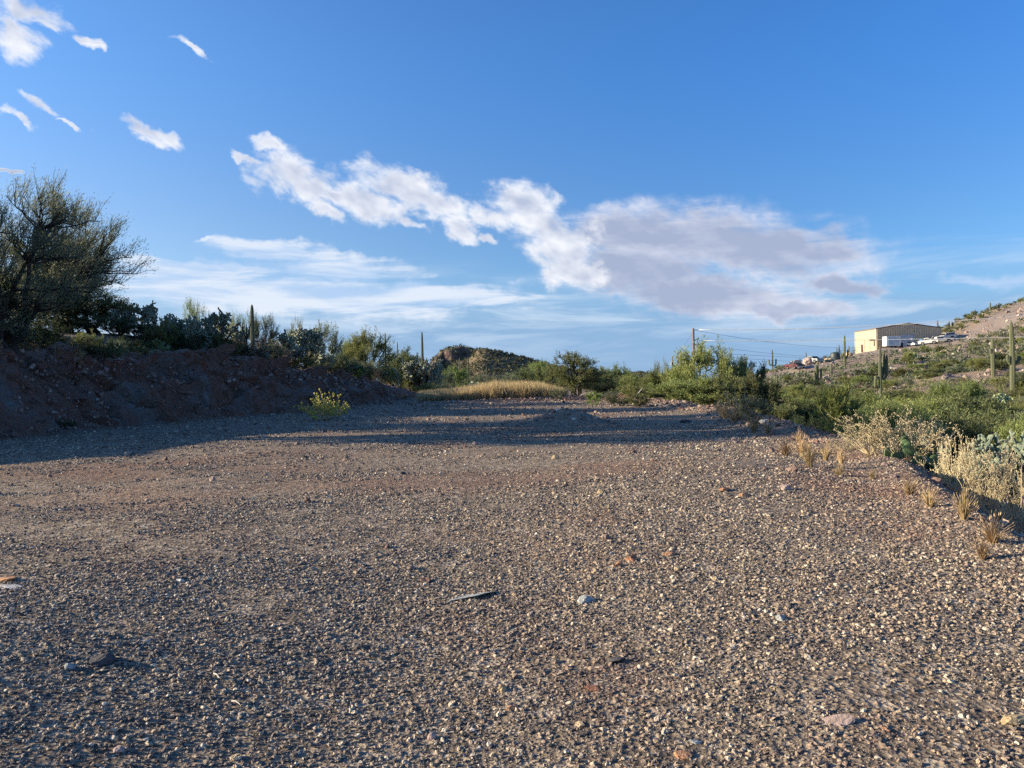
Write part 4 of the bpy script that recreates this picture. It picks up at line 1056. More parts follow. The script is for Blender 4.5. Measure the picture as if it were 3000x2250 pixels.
# tarped heaps
for lx, mat_, sz, lab in ((11.3, BLUE, (1.1, 1.4, 1.35), 'bright blue tarped load just right of the roller door'), (13.0, DKBLUE, (2.2, 1.6, 1.3), 'dark blue tarped load between blue tarp and white truck')):
    x, y, z = yard(lx, -1.8)
    g = rng_(int(lx)); V = []; nn_ = 12
    m_ = MB(); rings = [(1.0, 0), (1.02, .35), (.95, .75), (.7, .97), (.25, 1.0)]
    a = np.arange(nn_) / nn_ * 6.2832; sup = lambda t: np.sign(t) * np.abs(t) ** .55
    V = np.array([[sup(np.cos(q)) * r_ * sz[0] / 2, sup(np.sin(q)) * r_ * sz[1] / 2, h_ * sz[2]] for r_, h_ in rings for q in a]) + g.normal(0, .03, (60, 3))
    Q = [[i * nn_ + k, i * nn_ + (k + 1) % nn_, (i + 1) * nn_ + (k + 1) % nn_, (i + 1) * nn_ + k] for i in range(4) for k in range(nn_)]
    V = np.concatenate([V, [[0, 0, sz[2]]]]); Tt = [[48 + k, 48 + (k + 1) % nn_, 60] for k in range(nn_)]
    m_.add(V, Q, Tt); link('tarped_load', m_.mesh('tarp', [mat_]), None, (x, y, z - .05), label=lab, category='tarp')

# ------------------------------------------------------------------ vehicles
def wheel(parent, x, y, r, wd=.24):
    m_ = MB(); m_.tube([(x, y - wd / 2, r), (x, y + wd / 2, r)], r, 18); o = link('wheel', m_.mesh('tyre', [RUB]), parent)
    m_ = MB(); m_.tube([(x, y - wd / 2 - .02, r), (x, y + wd / 2 + .02, r)], r * .55, 12); link('rim', m_.mesh('rim', [CHROME]), o)
def vehicle(name, label, x, y, rz, paint, kind='pickup', L=5.4, Wd=1.9, lift=0., hood_up=False, roofpaint=None, front=None, cat='truck', group=None):
    z = h1(x, y)
    root = empty(name, (x, y, z + lift), rz, label=label, category=cat, group=group)
    sx = h1(x + math.cos(rz), y + math.sin(rz)) - h1(x - math.cos(rz), y - math.sin(rz)); root.rotation_euler = (0, -math.atan2(sx, 2) * .8, rz)
    f, b = L / 2, -L / 2; hw = Wd / 2; r = .38 + lift * .15
    body = [(b, .55), (b + .05, .48), (-L * .36, .48), (-L * .34, .72), (-L * .29, .86), (-L * .24, .86), (-L * .19, .72), (-L * .17, .46), (L * .20, .46), (L * .22, .72), (L * .27, .88), (L * .32, .88), (L * .37, .72), (L * .39, .48), (f - .03, .48), (f, .72), (f - .04, 1.02), (L * .18, 1.16), (L * .15, 1.18), (b + .02, 1.14)]
    m_ = MB(); 
    # split at the wheel arches so that each section stays convex
    for a0, a1, z0_, z1a, z1b in ((b, -L * .345, .48, 1.12, 1.13), (-L * .185, L * .205, .46, 1.15, 1.17), (L * .385, f, .50, 1.04, .98)):
        m_.prism([(a0, z0_), (a1, z0_), (a1, z1b), (a0, z1a)], 'y', -hw, hw)
    m_.prism([(-L * .345, .84), (-L * .185, .84), (-L * .185, 1.15), (-L * .345, 1.13)], 'y', -hw, hw)
    m_.prism([(L * .205, .84), (L * .385, .84), (L * .385, 1.04), (L * .205, 1.14)], 'y', -hw, hw)
    link('body', m_.mesh('car_body', [paint]), root)
    c0, c1 = {'pickup': (-L * .12, L * .17), 'crew': (-L * .20, L * .17), 'suv': (-L * .47, L * .17)}[kind]
    m_ = MB(); wt = hw * .80; zr = 1.72
    V = [(c0, -hw * .96, 1.14), (c1, -hw * .96, 1.15), (c1 - .62, -wt, zr), (c0 + .12, -wt, zr), (c0, hw * .96, 1.14), (c1, hw * .96, 1.15), (c1 - .62, wt, zr), (c0 + .12, wt, zr)]
    m_.add(V, [[0, 1, 2, 3], [5, 4, 7, 6], [3, 2, 6, 7], [1, 5, 6, 2], [4, 0, 3, 7]]); link('cab', m_.mesh('car_cab', [paint]), root)
    m_ = MB(); m_.prism([(c0 + .10, zr), (c1 - .60, zr), (c1 - .72, zr + .06), (c0 + .2, zr + .06)], 'y', -wt * .98, wt * .98); link('roof', m_.mesh('car_roof', [roofpaint or paint]), root)
    # glass: windscreen, side and rear panes, a little proud of the cab
    m_ = MB(); m_.add([(c1 - .03, -hw * .86, 1.2), (c1 - .03, hw * .86, 1.2), (c1 - .56, wt * .9, zr - .05), (c1 - .56, -wt * .9, zr - .05), (c1 - .09, -hw * .86, 1.2), (c1 - .09, hw * .86, 1.2), (c1 - .62, wt * .9, zr - .05), (c1 - .62, -wt * .9, zr - .05)],
                      [[0, 1, 2, 3], [5, 4, 7, 6], [1, 0, 4, 5], [3, 2, 6, 7], [0, 3, 7, 4], [2, 1, 5, 6]])
    gl = m_.mesh('windscreen', [GLASS]); o = link('windscreen', gl, root); o.location = (.05, 0, .02)
    nseg = 1 if kind == 'pickup' else (2 if kind == 'crew' else 3)
    for s in (-1, 1):
        xs = np.linspace(c0 + .12, c1 - .34, nseg + 1)
        for q in range(nseg):
            a0, a1 = xs[q] + .04, xs[q + 1] - .04; t1 = a1 - (.26 if q == nseg - 1 else 0)
            y0_, y1_ = s * hw * .955, s * (wt + .02)
            V = [(a0, y0_, 1.22), (a1, y0_, 1.22), (t1, y1_, zr - .08), (a0 + .03, y1_, zr - .08)]; V += [(p_[0], p_[1] + s * .02, p_[2] + .005) for p_ in V]
            m_ = MB(); m_.add(V, [[0, 1, 2, 3], [7, 6, 5, 4], [0, 4, 5, 1], [1, 5, 6, 2], [2, 6, 7, 3], [3, 7, 4, 0]]); link('side_window', m_.mesh('side_window', [GLASS]), root)
    m_ = MB(); m_.box((f + .04, 0, .56), (.14, Wd * .98, .2)); link('bumper', m_.mesh('bumper', [CHROME if front is None else front]), root)
    m_ = MB(); m_.box((f + .012, 0, .84), (.04, Wd * .62, .26)); link('grille', m_.mesh('grille', [BLACKM]), root)
    for s in (-1, 1):
        m_ = MB(); m_.box((f + .014, s * hw * .8, .86), (.05, .24, .2)); link('headlight', m_.mesh('headlight', [SILV]), root)
    if kind != 'suv':
        m_ = MB(); m_.box(((b + c0) / 2, hw - .06, 1.2), (c0 - b - .1, .08, .1)); m_.box(((b + c0) / 2, -hw + .06, 1.2), (c0 - b - .1, .08, .1)); m_.box((b + .06, 0, 1.19), (.1, Wd * .9, .1)); link('bed_rail', m_.mesh('bed_rail', [paint]), root)
    if hood_up:
        m_ = MB(); m_.box((L * .20, 0, 1.62), (1.15, Wd * .86, .05), ry=-R(48)); link('bonnet', m_.mesh('bonnet', [roofpaint or paint]), root)
        m_ = MB(); m_.box((L * .32, 0, 1.14), (1.0, Wd * .8, .12)); link('engine', m_.mesh('engine', [BLACKM]), root)
    for px_ in (-L * .265, L * .295):
        for py_ in (-hw + .1, hw - .1): wheel(root, px_, py_, r)
    return root
def on(u, d): return xof(u, 1075, d), d
x, y = on(2329, 170); vehicle('pickup_truck', 'maroon and white pickup truck on the hill road with its hood raised', x, y, R(-82), REDP, 'pickup', roofpaint=WHITE, hood_up=True, Wd=2.05)
x, y = on(2386, 176); vehicle('parked_suv', 'silver off road vehicle on the hill road facing downhill beside a pale boulder', x, y, R(-75), SILV, 'suv', L=4.6, cat='suv')
x, y = on(2722, 196); vehicle('offroad_truck', 'white off road truck with open black front in front of the shed yard', x, y, R(-35), DIRTYW, 'crew', L=4.6, Wd=1.95, lift=.2, front=BLACKM, hood_up=True)
x, y = on(2757, 201); vehicle('pickup_truck', 'long white crew cab pickup truck at the right end of the shed', x, y, R(-8), DIRTYW, 'crew', L=5.8)
x, y = on(2738, 206.0); x = SX + 17.2; vehicle('parked_suv', 'white tall vehicle roof showing behind the other white trucks at shed corner', x, 203.6, R(185), DIRTYW, 'suv', L=4.8, lift=.35, cat='suv')
# water tank and boulders by the road
x, y = on(2447, 184); z = h1(x, y)
m_ = MB(); m_.tube([(0, 0, -.3), (0, 0, .1), (0, 0, .9), (0, 0, .93), (0, 0, 1.75), (0, 0, 2.0), (0, 0, 2.12)], [1.1, 1.12, 1.12, 1.15, 1.1, .85, .25], 28)
link('water_tank', m_.mesh('water_tank', [TANKM], smooth=False), None, (x, y, z), label='squat dark green water tank above the hill road', category='tank')

def boulder(name, label, x, y, size, col, seed, z=None, cat='rock', group=None, flat=.7, elong=1.3, sink=.25, rough=.34, rz=None):
    g = rng_(seed)
    import bmesh
    bm = bmesh.new(); bmesh.ops.create_icosphere(bm, subdivisions=3, radius=.5)
    V = np.array([v.co[:] for v in bm.verts]); Fc = np.array([[v.index for v in f.verts] for f in bm.faces]); bm.free()
    # cut by random planes for flat broken faces
    for k in range(13):
        n_ = nrmz(g.normal(size=3)); dd = g.uniform(.28, .42); s = V @ n_; V = V - np.clip(s - dd, 0, None)[:, None] * n_
    V = V + .02 * g.normal(size=V.shape)
    V = V * [elong, 1.0, flat] * size
    me = mesh_np(name, V, tris=Fc, mats=[col])
    o = link(name, me, None, (x, y, (h1(x, y) if z is None else z) + size * flat * (.36 - sink * .4)), label=label, category=cat, group=group)
    o.rotation_euler = (g.normal(0, .15), g.normal(0, .15), g.uniform(0, 6.28) if rz is None else rz)
    return o
def rockmat(name, c):
    m, t = newmat(name); n = NOISE(t, objc(t), 14, 6, .7); n2_ = NOISE(t, objc(t), 60, 4, .7)
    cc = MIX(t, SS(t, n, .3, .7), tuple(k * .6 for k in c), tuple(min(.8, k * 1.25) for k in c))
    return finish(m, t, cc, .85, MT(t, 'ADD', n, n2_), .7, .01, spec=.25)
RK = {'tan': rockmat('tan_rock', (.44, .34, .22)), 'red': rockmat('rust_red_rock', (.34, .16, .09)), 'dark': rockmat('dark_grey_rock', (.075, .072, .075)), 'white': rockmat('white_rock', (.62, .57, .50)),
      'grey': rockmat('blue_grey_rock', (.33, .345, .34)), 'pink': rockmat('pinkish_rock', (.42, .31, .26)), 'yellow': rockmat('honey_rock', (.42, .32, .18)), 'orange': rockmat('orange_rock', (.38, .21, .12))}
x, y = on(2367, 173); boulder('boulder', 'pinkish boulder between the two vehicles on hill road', x, y, 2.6, RK['pink'], 3, flat=.95, elong=.8)
x, y = on(2428, 178); boulder('boulder', 'tan boulder below the dark water tank', x, y, 2.4, RK['tan'], 4, elong=1.6)
x, y = on(2484, 189); boulder('boulder', 'tan boulder between water tank and the shed', x, y, 2.2, RK['tan'], 5, elong=1.6)

# ------------------------------------------------------------------ power line
def pole(u, d, vtop, r, label, parts=True, lean=0.):
    x = xof(u, vtop, d); zb = h1(x, d); zt2 = zof(u, vtop, d); h = zt2 - zb
    root = empty('utility_pole', (x, d, zb), 0, label=label, category='utility pole', group='wooden poles of the power line')
    m_ = MB(); m_.tube([(0, 0, -.3), (0, 0, h * .5), (0, 0, h - .05), (0, 0, h)], [r, r * .88, r * .74, r * .62], 12); link('pole', m_.mesh('pole_shaft', [POLE], smooth=False), root)
    return root, x, zt2
pr, px0, pz0 = pole(2031, 110, 962, .20, 'thick wooden utility pole rising behind the largest palo verde')
for (dx, dz, ang) in ((.5, -1.75, .5), (.55, -2.3, -.1)):
    m_ = MB(); m_.tube([(.12, 0, pz0 + dz - pr.location.z), (dx, 0, pz0 + dz + ang * .3 - pr.location.z)], .05, 6); br = link('bracket', m_.mesh('bracket', [BLACKM]), pr)
    m_ = MB(); m_.tube([(dx, 0, pz0 + dz - .05 + ang * .3 - pr.location.z), (dx + .25, 0, pz0 + dz + .12 + ang * .5 - pr.location.z)], [.09, .09], 8); link('insulator', m_.mesh('insulator', [BLACKM]), br)
m_ = MB(); m_.tube([(.05, 0, pz0 - .3 - pr.location.z), (.35, 0, pz0 - .22 - pr.location.z)], .05, 6); link('bracket', m_.mesh('bracket', [STEEL]), pr)
pr2, px1, pz1 = pole(1970, 200, 1044, .17, 'thin distant wooden utility pole left of the tall one')
b = pz1 - pr2.location.z
m_ = MB(); m_.tube([(0, 0, b - 1.1), (.55, 0, b - 1.05)], .05, 6); m_.tube([(0, 0, b - 1.5), (.6, 0, b - 1.5)], .05, 6); link('bracket', m_.mesh('bracket', [BLACKM]), pr2)
m_ = MB(); m_.tube([(-.3, 0, b - 2.3), (-.3, 0, b - 1.5)], .17, 10); link('transformer', m_.mesh('transformer', [STEEL]), pr2)
def wire(name, label, A, B, sag, r, mat, n=22):
    A, B = np.array(A), np.array(B); t = np.linspace(0, 1, n)[:, None]
    P = A * (1 - t) + B * t; P[:, 2] -= (sag * 4 * t * (1 - t))[:, 0]
    m_ = MB(); m_.tube(P, r, 8); link(name, m_.mesh('wire', [mat], smooth=True), label=label, category='power line', group='wires of the power line')
def W3(u, v, d): return (xof(u, v, d), d, zof(u, v, d))
wire('power_line', 'highest bright wire running right from the top of the thick pole', W3(2037, 966, 110), W3(3300, 893, 98), .9, .038, WIRE_L)
wire('power_line', 'second bright wire crossing in front of the steel shed', W3(2047, 998, 110), W3(3300, 979, 98), .25, .038, WIRE_L)
wire('power_line', 'upper dark wire sagging from the pole top towards the hill road', W3(2038, 968, 110), W3(2560, 1016, 215), 1.1, .02, WIRE_D)
wire('power_line', 'dark wire leaving the lower bracket of the thick pole', W3(2048, 1010, 110), W3(2560, 1044, 215), .9, .02, WIRE_D)
wire('power_line', 'lower dark wire appearing out of the palo verde crown', W3(2046, 1031, 110), W3(2560, 1046, 215), .5, .02, WIRE_D)
wire('power_line', 'lowest dark wire passing above the parked trucks', W3(2046, 1040, 110), W3(2560, 1062, 215), .5, .02, WIRE_D)
wire('power_line', 'faint upper wire joining the thick pole and the distant pole', W3(2026, 980, 110), W3(1972, 1046, 200), .4, .014, WIRE_D)
wire('power_line', 'faint lower wire joining the thick pole and the distant pole', W3(2029, 1035, 110), W3(1972, 1062, 200), .4, .014, WIRE_D)
wire('power_line', 'faint wire going left from the distant pole into the trees', W3(1970, 1046, 200), W3(1900, 1098, 270), .5, .025, WIRE_D)
# ------------------------------------------------------------------ plants on top of the cut bank
_cd = np.arange(24, 110, .25)
def crest_d(u):
    x = xof(u, 1100, _cd); k = np.where(x < xl(_cd) - bw(_cd) - .2)[0]
    return float(_cd[k[0]]) if len(k) else 100.
def crest(kind, k, u, off, vtop, wpx, label, **kw):
    d = crest_d(u) + off
    if 33.4 < d < 40.2: d = 40.4 + off * .3      # a gap in the thicket lets the low sun through here
    return at(kind, k, u, d, vtop, wpx, label, **kw)

# the big shade tree at the left
def big_tree(seed, x, y, top, w_, label, sq=1.0):
    a, b = crown_plant(seed, L_BIG, B_DARK, W=1.6, z0=.10, limbs=11, clusters=265, twigs=12, leaves=18, tw=.15, ll=.021, lw=.0034, up=.7, r0=.019, base=.03, r_in=.35, wind=(.25, 0, .1), droop=.0, name='shade_tree', shape=.8)
    z = h1(x, y) - .1; h = top - z
    root = empty('mesquite_tree', (x, y, z), 0, label=label, category='tree')
    for nm, me in (('trunk', a), ('crown', b)):
        o = link(nm, me, root); o.scale = (w_ / 1.6, w_ / 1.6 * sq, h)
    return root
big_tree(31, -20.3, 30.5, zof(130, 552, 30.5), 10.6, 'large feathery dark tree towering over the bank at the far left', .8)
put('mesq', 0, -25.0, 42.5, 5.6, 6.2, 'dark tree hidden behind the large feathery tree on the bank', rz=0)
put('mesq', 1, -23.5, 23.4, 5.6, 8.6, 'dark tree on the bank left of the large feathery tree', rz=1)
put('mesq', 2, -24.0, 28.5, 5.8, 7.5, 'dark tree on the bank close left of the large feathery tree', rz=2)
G1 = 'dark undergrowth below the large tree'
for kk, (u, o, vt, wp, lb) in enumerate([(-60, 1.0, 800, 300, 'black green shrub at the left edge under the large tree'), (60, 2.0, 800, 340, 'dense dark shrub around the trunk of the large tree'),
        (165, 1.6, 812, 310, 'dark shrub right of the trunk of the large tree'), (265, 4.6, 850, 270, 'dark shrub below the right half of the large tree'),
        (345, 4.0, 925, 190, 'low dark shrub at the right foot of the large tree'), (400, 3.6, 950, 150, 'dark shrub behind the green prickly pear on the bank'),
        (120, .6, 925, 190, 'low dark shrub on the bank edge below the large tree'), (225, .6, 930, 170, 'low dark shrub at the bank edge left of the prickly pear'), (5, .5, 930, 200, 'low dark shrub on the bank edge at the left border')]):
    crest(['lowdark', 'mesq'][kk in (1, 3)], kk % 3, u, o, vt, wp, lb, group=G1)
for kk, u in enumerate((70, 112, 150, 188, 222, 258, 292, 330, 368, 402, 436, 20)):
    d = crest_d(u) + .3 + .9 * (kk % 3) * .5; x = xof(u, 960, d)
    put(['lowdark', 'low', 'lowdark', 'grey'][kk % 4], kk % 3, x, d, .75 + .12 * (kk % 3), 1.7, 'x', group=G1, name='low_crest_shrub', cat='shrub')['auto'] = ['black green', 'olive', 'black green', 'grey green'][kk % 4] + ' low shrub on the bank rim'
# prickly pears at the crest
for u, vt, s, lb in ((455, 965, .34, 'green prickly pear on the bank crest right of the large tree'), (415, 985, .30, 'prickly pear in shade on the bank below the large tree'), (330, 985, .28, 'dim prickly pear low on the bank crest')):
    d = crest_d(u) + .2; prickly(lb, xof(u, 1000, d), d, s, int(u), n0=4, gens=3, mat=L_PAD, group='prickly pears on the bank crest')
CH = 'chollas along the top of the bank'
for k, u, o, vt, wp, lb in [(0, 424, 6, 882, 62, 'slender cholla silhouetted against sky right of the large tree'), (2, 366, 3, 890, 50, 'small cholla touching the right edge of the large tree'),
        (1, 472, 3, 917, 95, 'bushy cholla behind the prickly pear'), (2, 518, 3.5, 918, 80, 'cholla with reddish tips left of the cholla thicket centre'), (1, 556, 2.2, 926, 90, 'low bushy cholla in the thicket left of the tallest cholla'),
        (2, 590, 3, 908, 85, 'cholla leaning against the tallest cholla on its left'), (0, 644, 2.5, 897, 108, 'tallest cholla with thick dark forked trunk on the bank'),
        (1, 690, 3.5, 950, 80, 'cholla between the tallest cholla and the single saguaro'), (1, 845, 4, 974, 110, 'wide mounded cholla right of the saguaro'), (2, 792, 5, 980, 40, 'small spiky cholla just right of the saguaro'),
        (0, 898, 3, 956, 80, 'cholla with bare dark stalks in front of pale palo verde'), (1, 935, 2, 1000, 90, 'dense low cholla at the bank edge below the pale palo verde'),
        (2, 1145, 3, 1058, 70, 'cholla in front of the dark mesquite at the bank end'), (0, 1228, 0, 1052, 46, 'dark cholla at the foot of the tall bare saguaro'), (1, 1262, 3, 1050, 66, 'bushy dark cholla right of the tall bare saguaro'),
        (2, 620, 1.2, 960, 80, 'low cholla at the foot of the tallest cholla'), (1, 760, 1.0, 1010, 70, 'low dark cholla at the bank edge below the saguaro')]:
    crest('cholla', k, u, o, vt, wp, lb, group=CH)
PV = 'trees along the top of the bank'
for kind, k, u, o, vt, wp, lb in [('pale', 0, 572, 14, 884, 90, 'pale thin palo verde behind the cholla thicket'), ('pale', 1, 705, 9, 900, 110, 'pale palo verde left of the single saguaro'), ('grey', 1, 768, 8, 925, 100, 'grey green palo verde right of the single saguaro'),
        ('pale', 2, 868, 14, 945, 60, 'small pale leggy palo verde behind mounded cholla'), ('grey', 2, 950, 10, 948, 125, 'grey palo verde with visible trunk on the bank skyline'), ('pale', 0, 925, 14, 960, 90, 'pale palo verde just left of the grey one'),
        ('verde', 0, 1078, 13, 980, 165, 'bright yellow green palo verde at the low end of bank'), ('verde', 1, 1030, 22, 1005, 90, 'small yellow green palo verde left of the bright one'), ('mesq', 0, 1180, 0, 1022, 125, 'dark green mesquite between the thin saguaros and the tall one')]:
    crest(kind, k, u, o, vt, wp, lb, group=PV)
crest('lime', 0, 1045, -2, 1074, 56, 'small bright lime green bush on bank below the palo verde')
crest('grey', 0, 1108, -1, 1080, 56, 'small pale grey green bush on the bank end')
crest('brown', 0, 745, 1.0, 985, 150, 'dark purple brown dead scrub below the saguaro'); crest('brown', 1, 820, 1.5, 1010, 90, 'brown dead scrub right of the dead cholla')
crest('low', 0, 665, .6, 1000, 110, 'green shrub on the bank edge below the tallest cholla')
crest('grey', 0, 1010, .5, 1060, 80, 'grey shrub at the bank edge below small palo verde')
crest('lowdark', 1, 985, 1.2, 1035, 90, 'dark shrub at the bank edge right of the dense cholla')
crest('mesq', 2, 1230, 4, 1075, 90, 'dark low bush below the tall bare saguaro'); crest('low', 1, 1190, -6, 1095, 70, 'olive bush at the toe end of the bank')
# dead cholla skeleton
d = crest_d(722) + 1.5; x = xof(722, 1000, d); z = h1(x, d)
root = empty('dead_cholla', (x, d, z), 0, label='black dead cholla skeleton with upright prongs in front of saguaro', category='cactus')
hh = zof(722, 942, d) - z
for pts, r in (([(0, 0, -.1), (.02, 0, hh * .35), (0, 0, hh * .6)], .07), ([(0, 0, hh * .5), (-.12, 0, hh * .65), (-.22, .03, hh * .78), (-.22, .02, hh * .97)], .045),
               ([(0, 0, hh * .55), (.02, 0, hh * .75), (.01, .02, hh * .93)], .045), ([(0, 0, hh * .5), (.14, 0, hh * .66), (.2, -.02, hh * .82), (.34, 0, hh * 1.02)], .045), ([(0, 0, hh * .2), (-.3, -.1, hh * .3), (-.6, -.1, hh * .25)], .04), ([(0, 0, hh * .15), (.3, -.1, hh * .32), (.45, -.1, hh * .42)], .04)):
    m_ = MB(); m_.tube(pts, np.linspace(r, r * .6, len(pts)), 7); link('branch' if r < .06 else 'trunk', m_.mesh('dead_branch', [B_DARK]), root)
# thicket filling the crest
g = rng_(77); TH = 'low shrubs of the thicket on the bank'
for i in range(64):
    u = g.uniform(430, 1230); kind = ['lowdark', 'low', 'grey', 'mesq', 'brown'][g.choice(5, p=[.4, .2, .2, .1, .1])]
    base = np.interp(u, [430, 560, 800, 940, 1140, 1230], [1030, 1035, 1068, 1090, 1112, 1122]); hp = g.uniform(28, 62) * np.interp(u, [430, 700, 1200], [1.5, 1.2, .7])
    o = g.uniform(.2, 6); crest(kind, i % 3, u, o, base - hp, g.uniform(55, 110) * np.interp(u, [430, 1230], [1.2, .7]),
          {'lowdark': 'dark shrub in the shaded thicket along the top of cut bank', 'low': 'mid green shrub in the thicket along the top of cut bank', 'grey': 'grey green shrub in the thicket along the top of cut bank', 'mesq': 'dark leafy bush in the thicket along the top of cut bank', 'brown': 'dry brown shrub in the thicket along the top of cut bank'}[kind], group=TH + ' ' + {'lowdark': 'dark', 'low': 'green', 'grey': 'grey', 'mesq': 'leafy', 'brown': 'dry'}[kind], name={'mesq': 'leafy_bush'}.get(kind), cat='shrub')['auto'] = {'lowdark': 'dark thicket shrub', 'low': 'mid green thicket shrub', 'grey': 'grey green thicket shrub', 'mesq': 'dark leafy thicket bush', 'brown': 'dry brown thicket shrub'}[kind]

# grass tufts
TU = [grass_tuft(k, 95, w=[.8, 1.1, .6][k]) for k in range(3)]
TUD = [grass_tuft(9, 60, w=.9, mat=L_BROWN)]
def tuft(x, y, h, label, group, k=0, dry=False, w=None):
    o = link('grass_tuft', (TUD[0] if dry else TU[k % 3]), None, (x, y, h1(x, y)), label=label, category='grass', group=group)
    w = h if w is None else w; o.scale = (w, w, h); o.rotation_euler = (0, 0, g.uniform(0, 6.28)); return o
for i in range(90):
    u = g.uniform(-80, 1200); d = crest_d(u) + g.uniform(-.9, .6)
    tuft(xof(u, 1050, d), d, g.uniform(.3, .75), 'dull dry grass tuft on the crest of the cut bank', 'dry grass tufts on the bank crest', i, i % 3 != 0)['auto'] = 'dry grass tuft on the bank crest' if i % 3 else 'pale grass tuft on the bank crest'
for u, v, h, lb in ((2372, 1368, .46, 'orange straw tuft, tallest of those by the pad edge'), (2350, 1330, .42, 'straw tuft behind the orange one at the pad edge'), (2302, 1336, .40, 'thin upright straw tuft left of the orange tuft'), (2420, 1350, .38, 'golden tuft between the orange tuft and the large dry weed'),
                    (2465, 1362, .34, 'golden tuft touching the left side of large dry weed'), (2458, 1395, .22, 'small pale tuft below the large dry weed'), (2555, 1405, .18, 'tiny pale tuft in front of the prickly pear'), (2665, 1452, .26, 'pale tuft under the seam between dry weeds'),
                    (2780, 1420, .35, 'yellow tuft between the two dry weeds'), (2905, 1468, .3, 'stiff yellow tuft below the right dry weed'), (2725, 1486, .25, 'wispy tuft on the berm below the dry weeds'), (2825, 1525, .36, 'open straw tuft standing on the berm shadow line'),
                    (2908, 1595, .28, 'small pale tuft low on the right slope'), (2745, 1410, .3, 'pale tuft at the foot of the middle dry weed'), (2620, 1310, .4, 'straw tuft behind the prickly pear'), (2340, 1300, .4, 'faint straw tuft at pad edge, farthest of the group'), (2880, 1645, .2, 'faint straw tuft at the lower right slope'),
                    (2210, 1268, .5, 'thin bare straw stalks left of the grey shrub'), (2250, 1272, .45, 'thin bare straw stalks below the grey shrub'), (2125, 1225, .8, 'golden tuft left of the dry sticks'), (2155, 1235, .8, 'golden tuft right under the dry sticks'), (2105, 1205, .6, 'straw tuft among the pale rubble near the dry sticks')):
    x, y, z = hit(u, v); tuft(x, y, h, lb, 'straw tufts along the right edge of the pad', int(u), w=h * (1.0 if h < .5 else 1.3))

# ------------------------------------------------------------------ yellow-flowering bush on the pad
x, y, z = hit(948, 1231)
sm_, lm_, hm_ = stems_plant(5, L_YEL, L_STRAW, n=46, w=1.9, kids=7, leaves=9, ll=.05, lw=.016, r0=.007, heads=L_FLOW, bend=.14, name='brittlebush', hsz=.085, kid=.34)
root = empty('flowering_bush', (x, y, z), 0, label='low rounded bush with yellow flowers alone in the shade on the pad', category='shrub')
for nm, me in (('stems', sm_), ('foliage', lm_), ('flowers', hm_)): o = link(nm, me, root); o.scale = (1.25, 1.15, 1.25)
# small plants at the foot of the bank
for u, v, w_, kind, lb in ((195, 1258, 70, 'lowdark', 'small dark green plant at the foot of the bank'), (1425, 1168, 70, 'lowdark', 'low dark round bush on the pad before the golden grass'), (1250, 1163, 110, 'low', 'green shrub at the far end of the bank toe'), (1300, 1158, 90, 'grey', 'pale feathery bush left of the golden grass'),
                           (1742, 1187, 64, 'lime', 'fresh green grassy bush beside the large round mesquite'), (1640, 1172, 60, 'grey', 'grey green bush at the right end of the golden grass'), (1820, 1190, 110, 'lowdark', 'low dark cactus patch on the far pad edge'), (1790, 1180, 60, 'grey', 'small grey plant behind the pale rocks'), (1870, 1192, 80, 'mesq', 'dark low bush below the leaning grey post')):
    x, y, z = hit(u, v); hpx = {'lowdark': 26, 'low': 34, 'grey': 32, 'lime': 34, 'mesq': 34}[kind]; put(kind, 1, x, y, hpx / F * y * 1.15, w_ / F * y, lb, name='small_bush', cat='shrub')

# ------------------------------------------------------------------ golden grass beyond the pad (countless)
g = rng_(12); n = 2300
u_ = g.uniform(1230, 1650, n); d_ = g.uniform(72, 90, n)
x_ = xof(u_, 1120, d_); P0 = np.stack([x_, d_, H(x_, d_)], 1)
k = 26; base = np.repeat(P0, k, 0) + g.normal(0, .16, (n * k, 3)) * [1, 1, 0]
dirs = g.normal(0, .28, (n * k, 3)) + [0, 0, 1.]
hgt = np.repeat(g.uniform(1.0, 1.75, n) * np.interp(u_, [1230, 1330, 1450, 1580, 1650], [.6, .75, 1.25, 1.1, .6]), k) * g.uniform(.5, 1, n * k)
V, Q, cc = blades(base, dirs, hgt, .045, g); G_ = Geo(); G_.add(V, Q, cc)
link('golden_grass', G_.mesh('golden_grass', L_GRASS), kind='stuff', label='stand of dry golden grass across the far end of the pad')

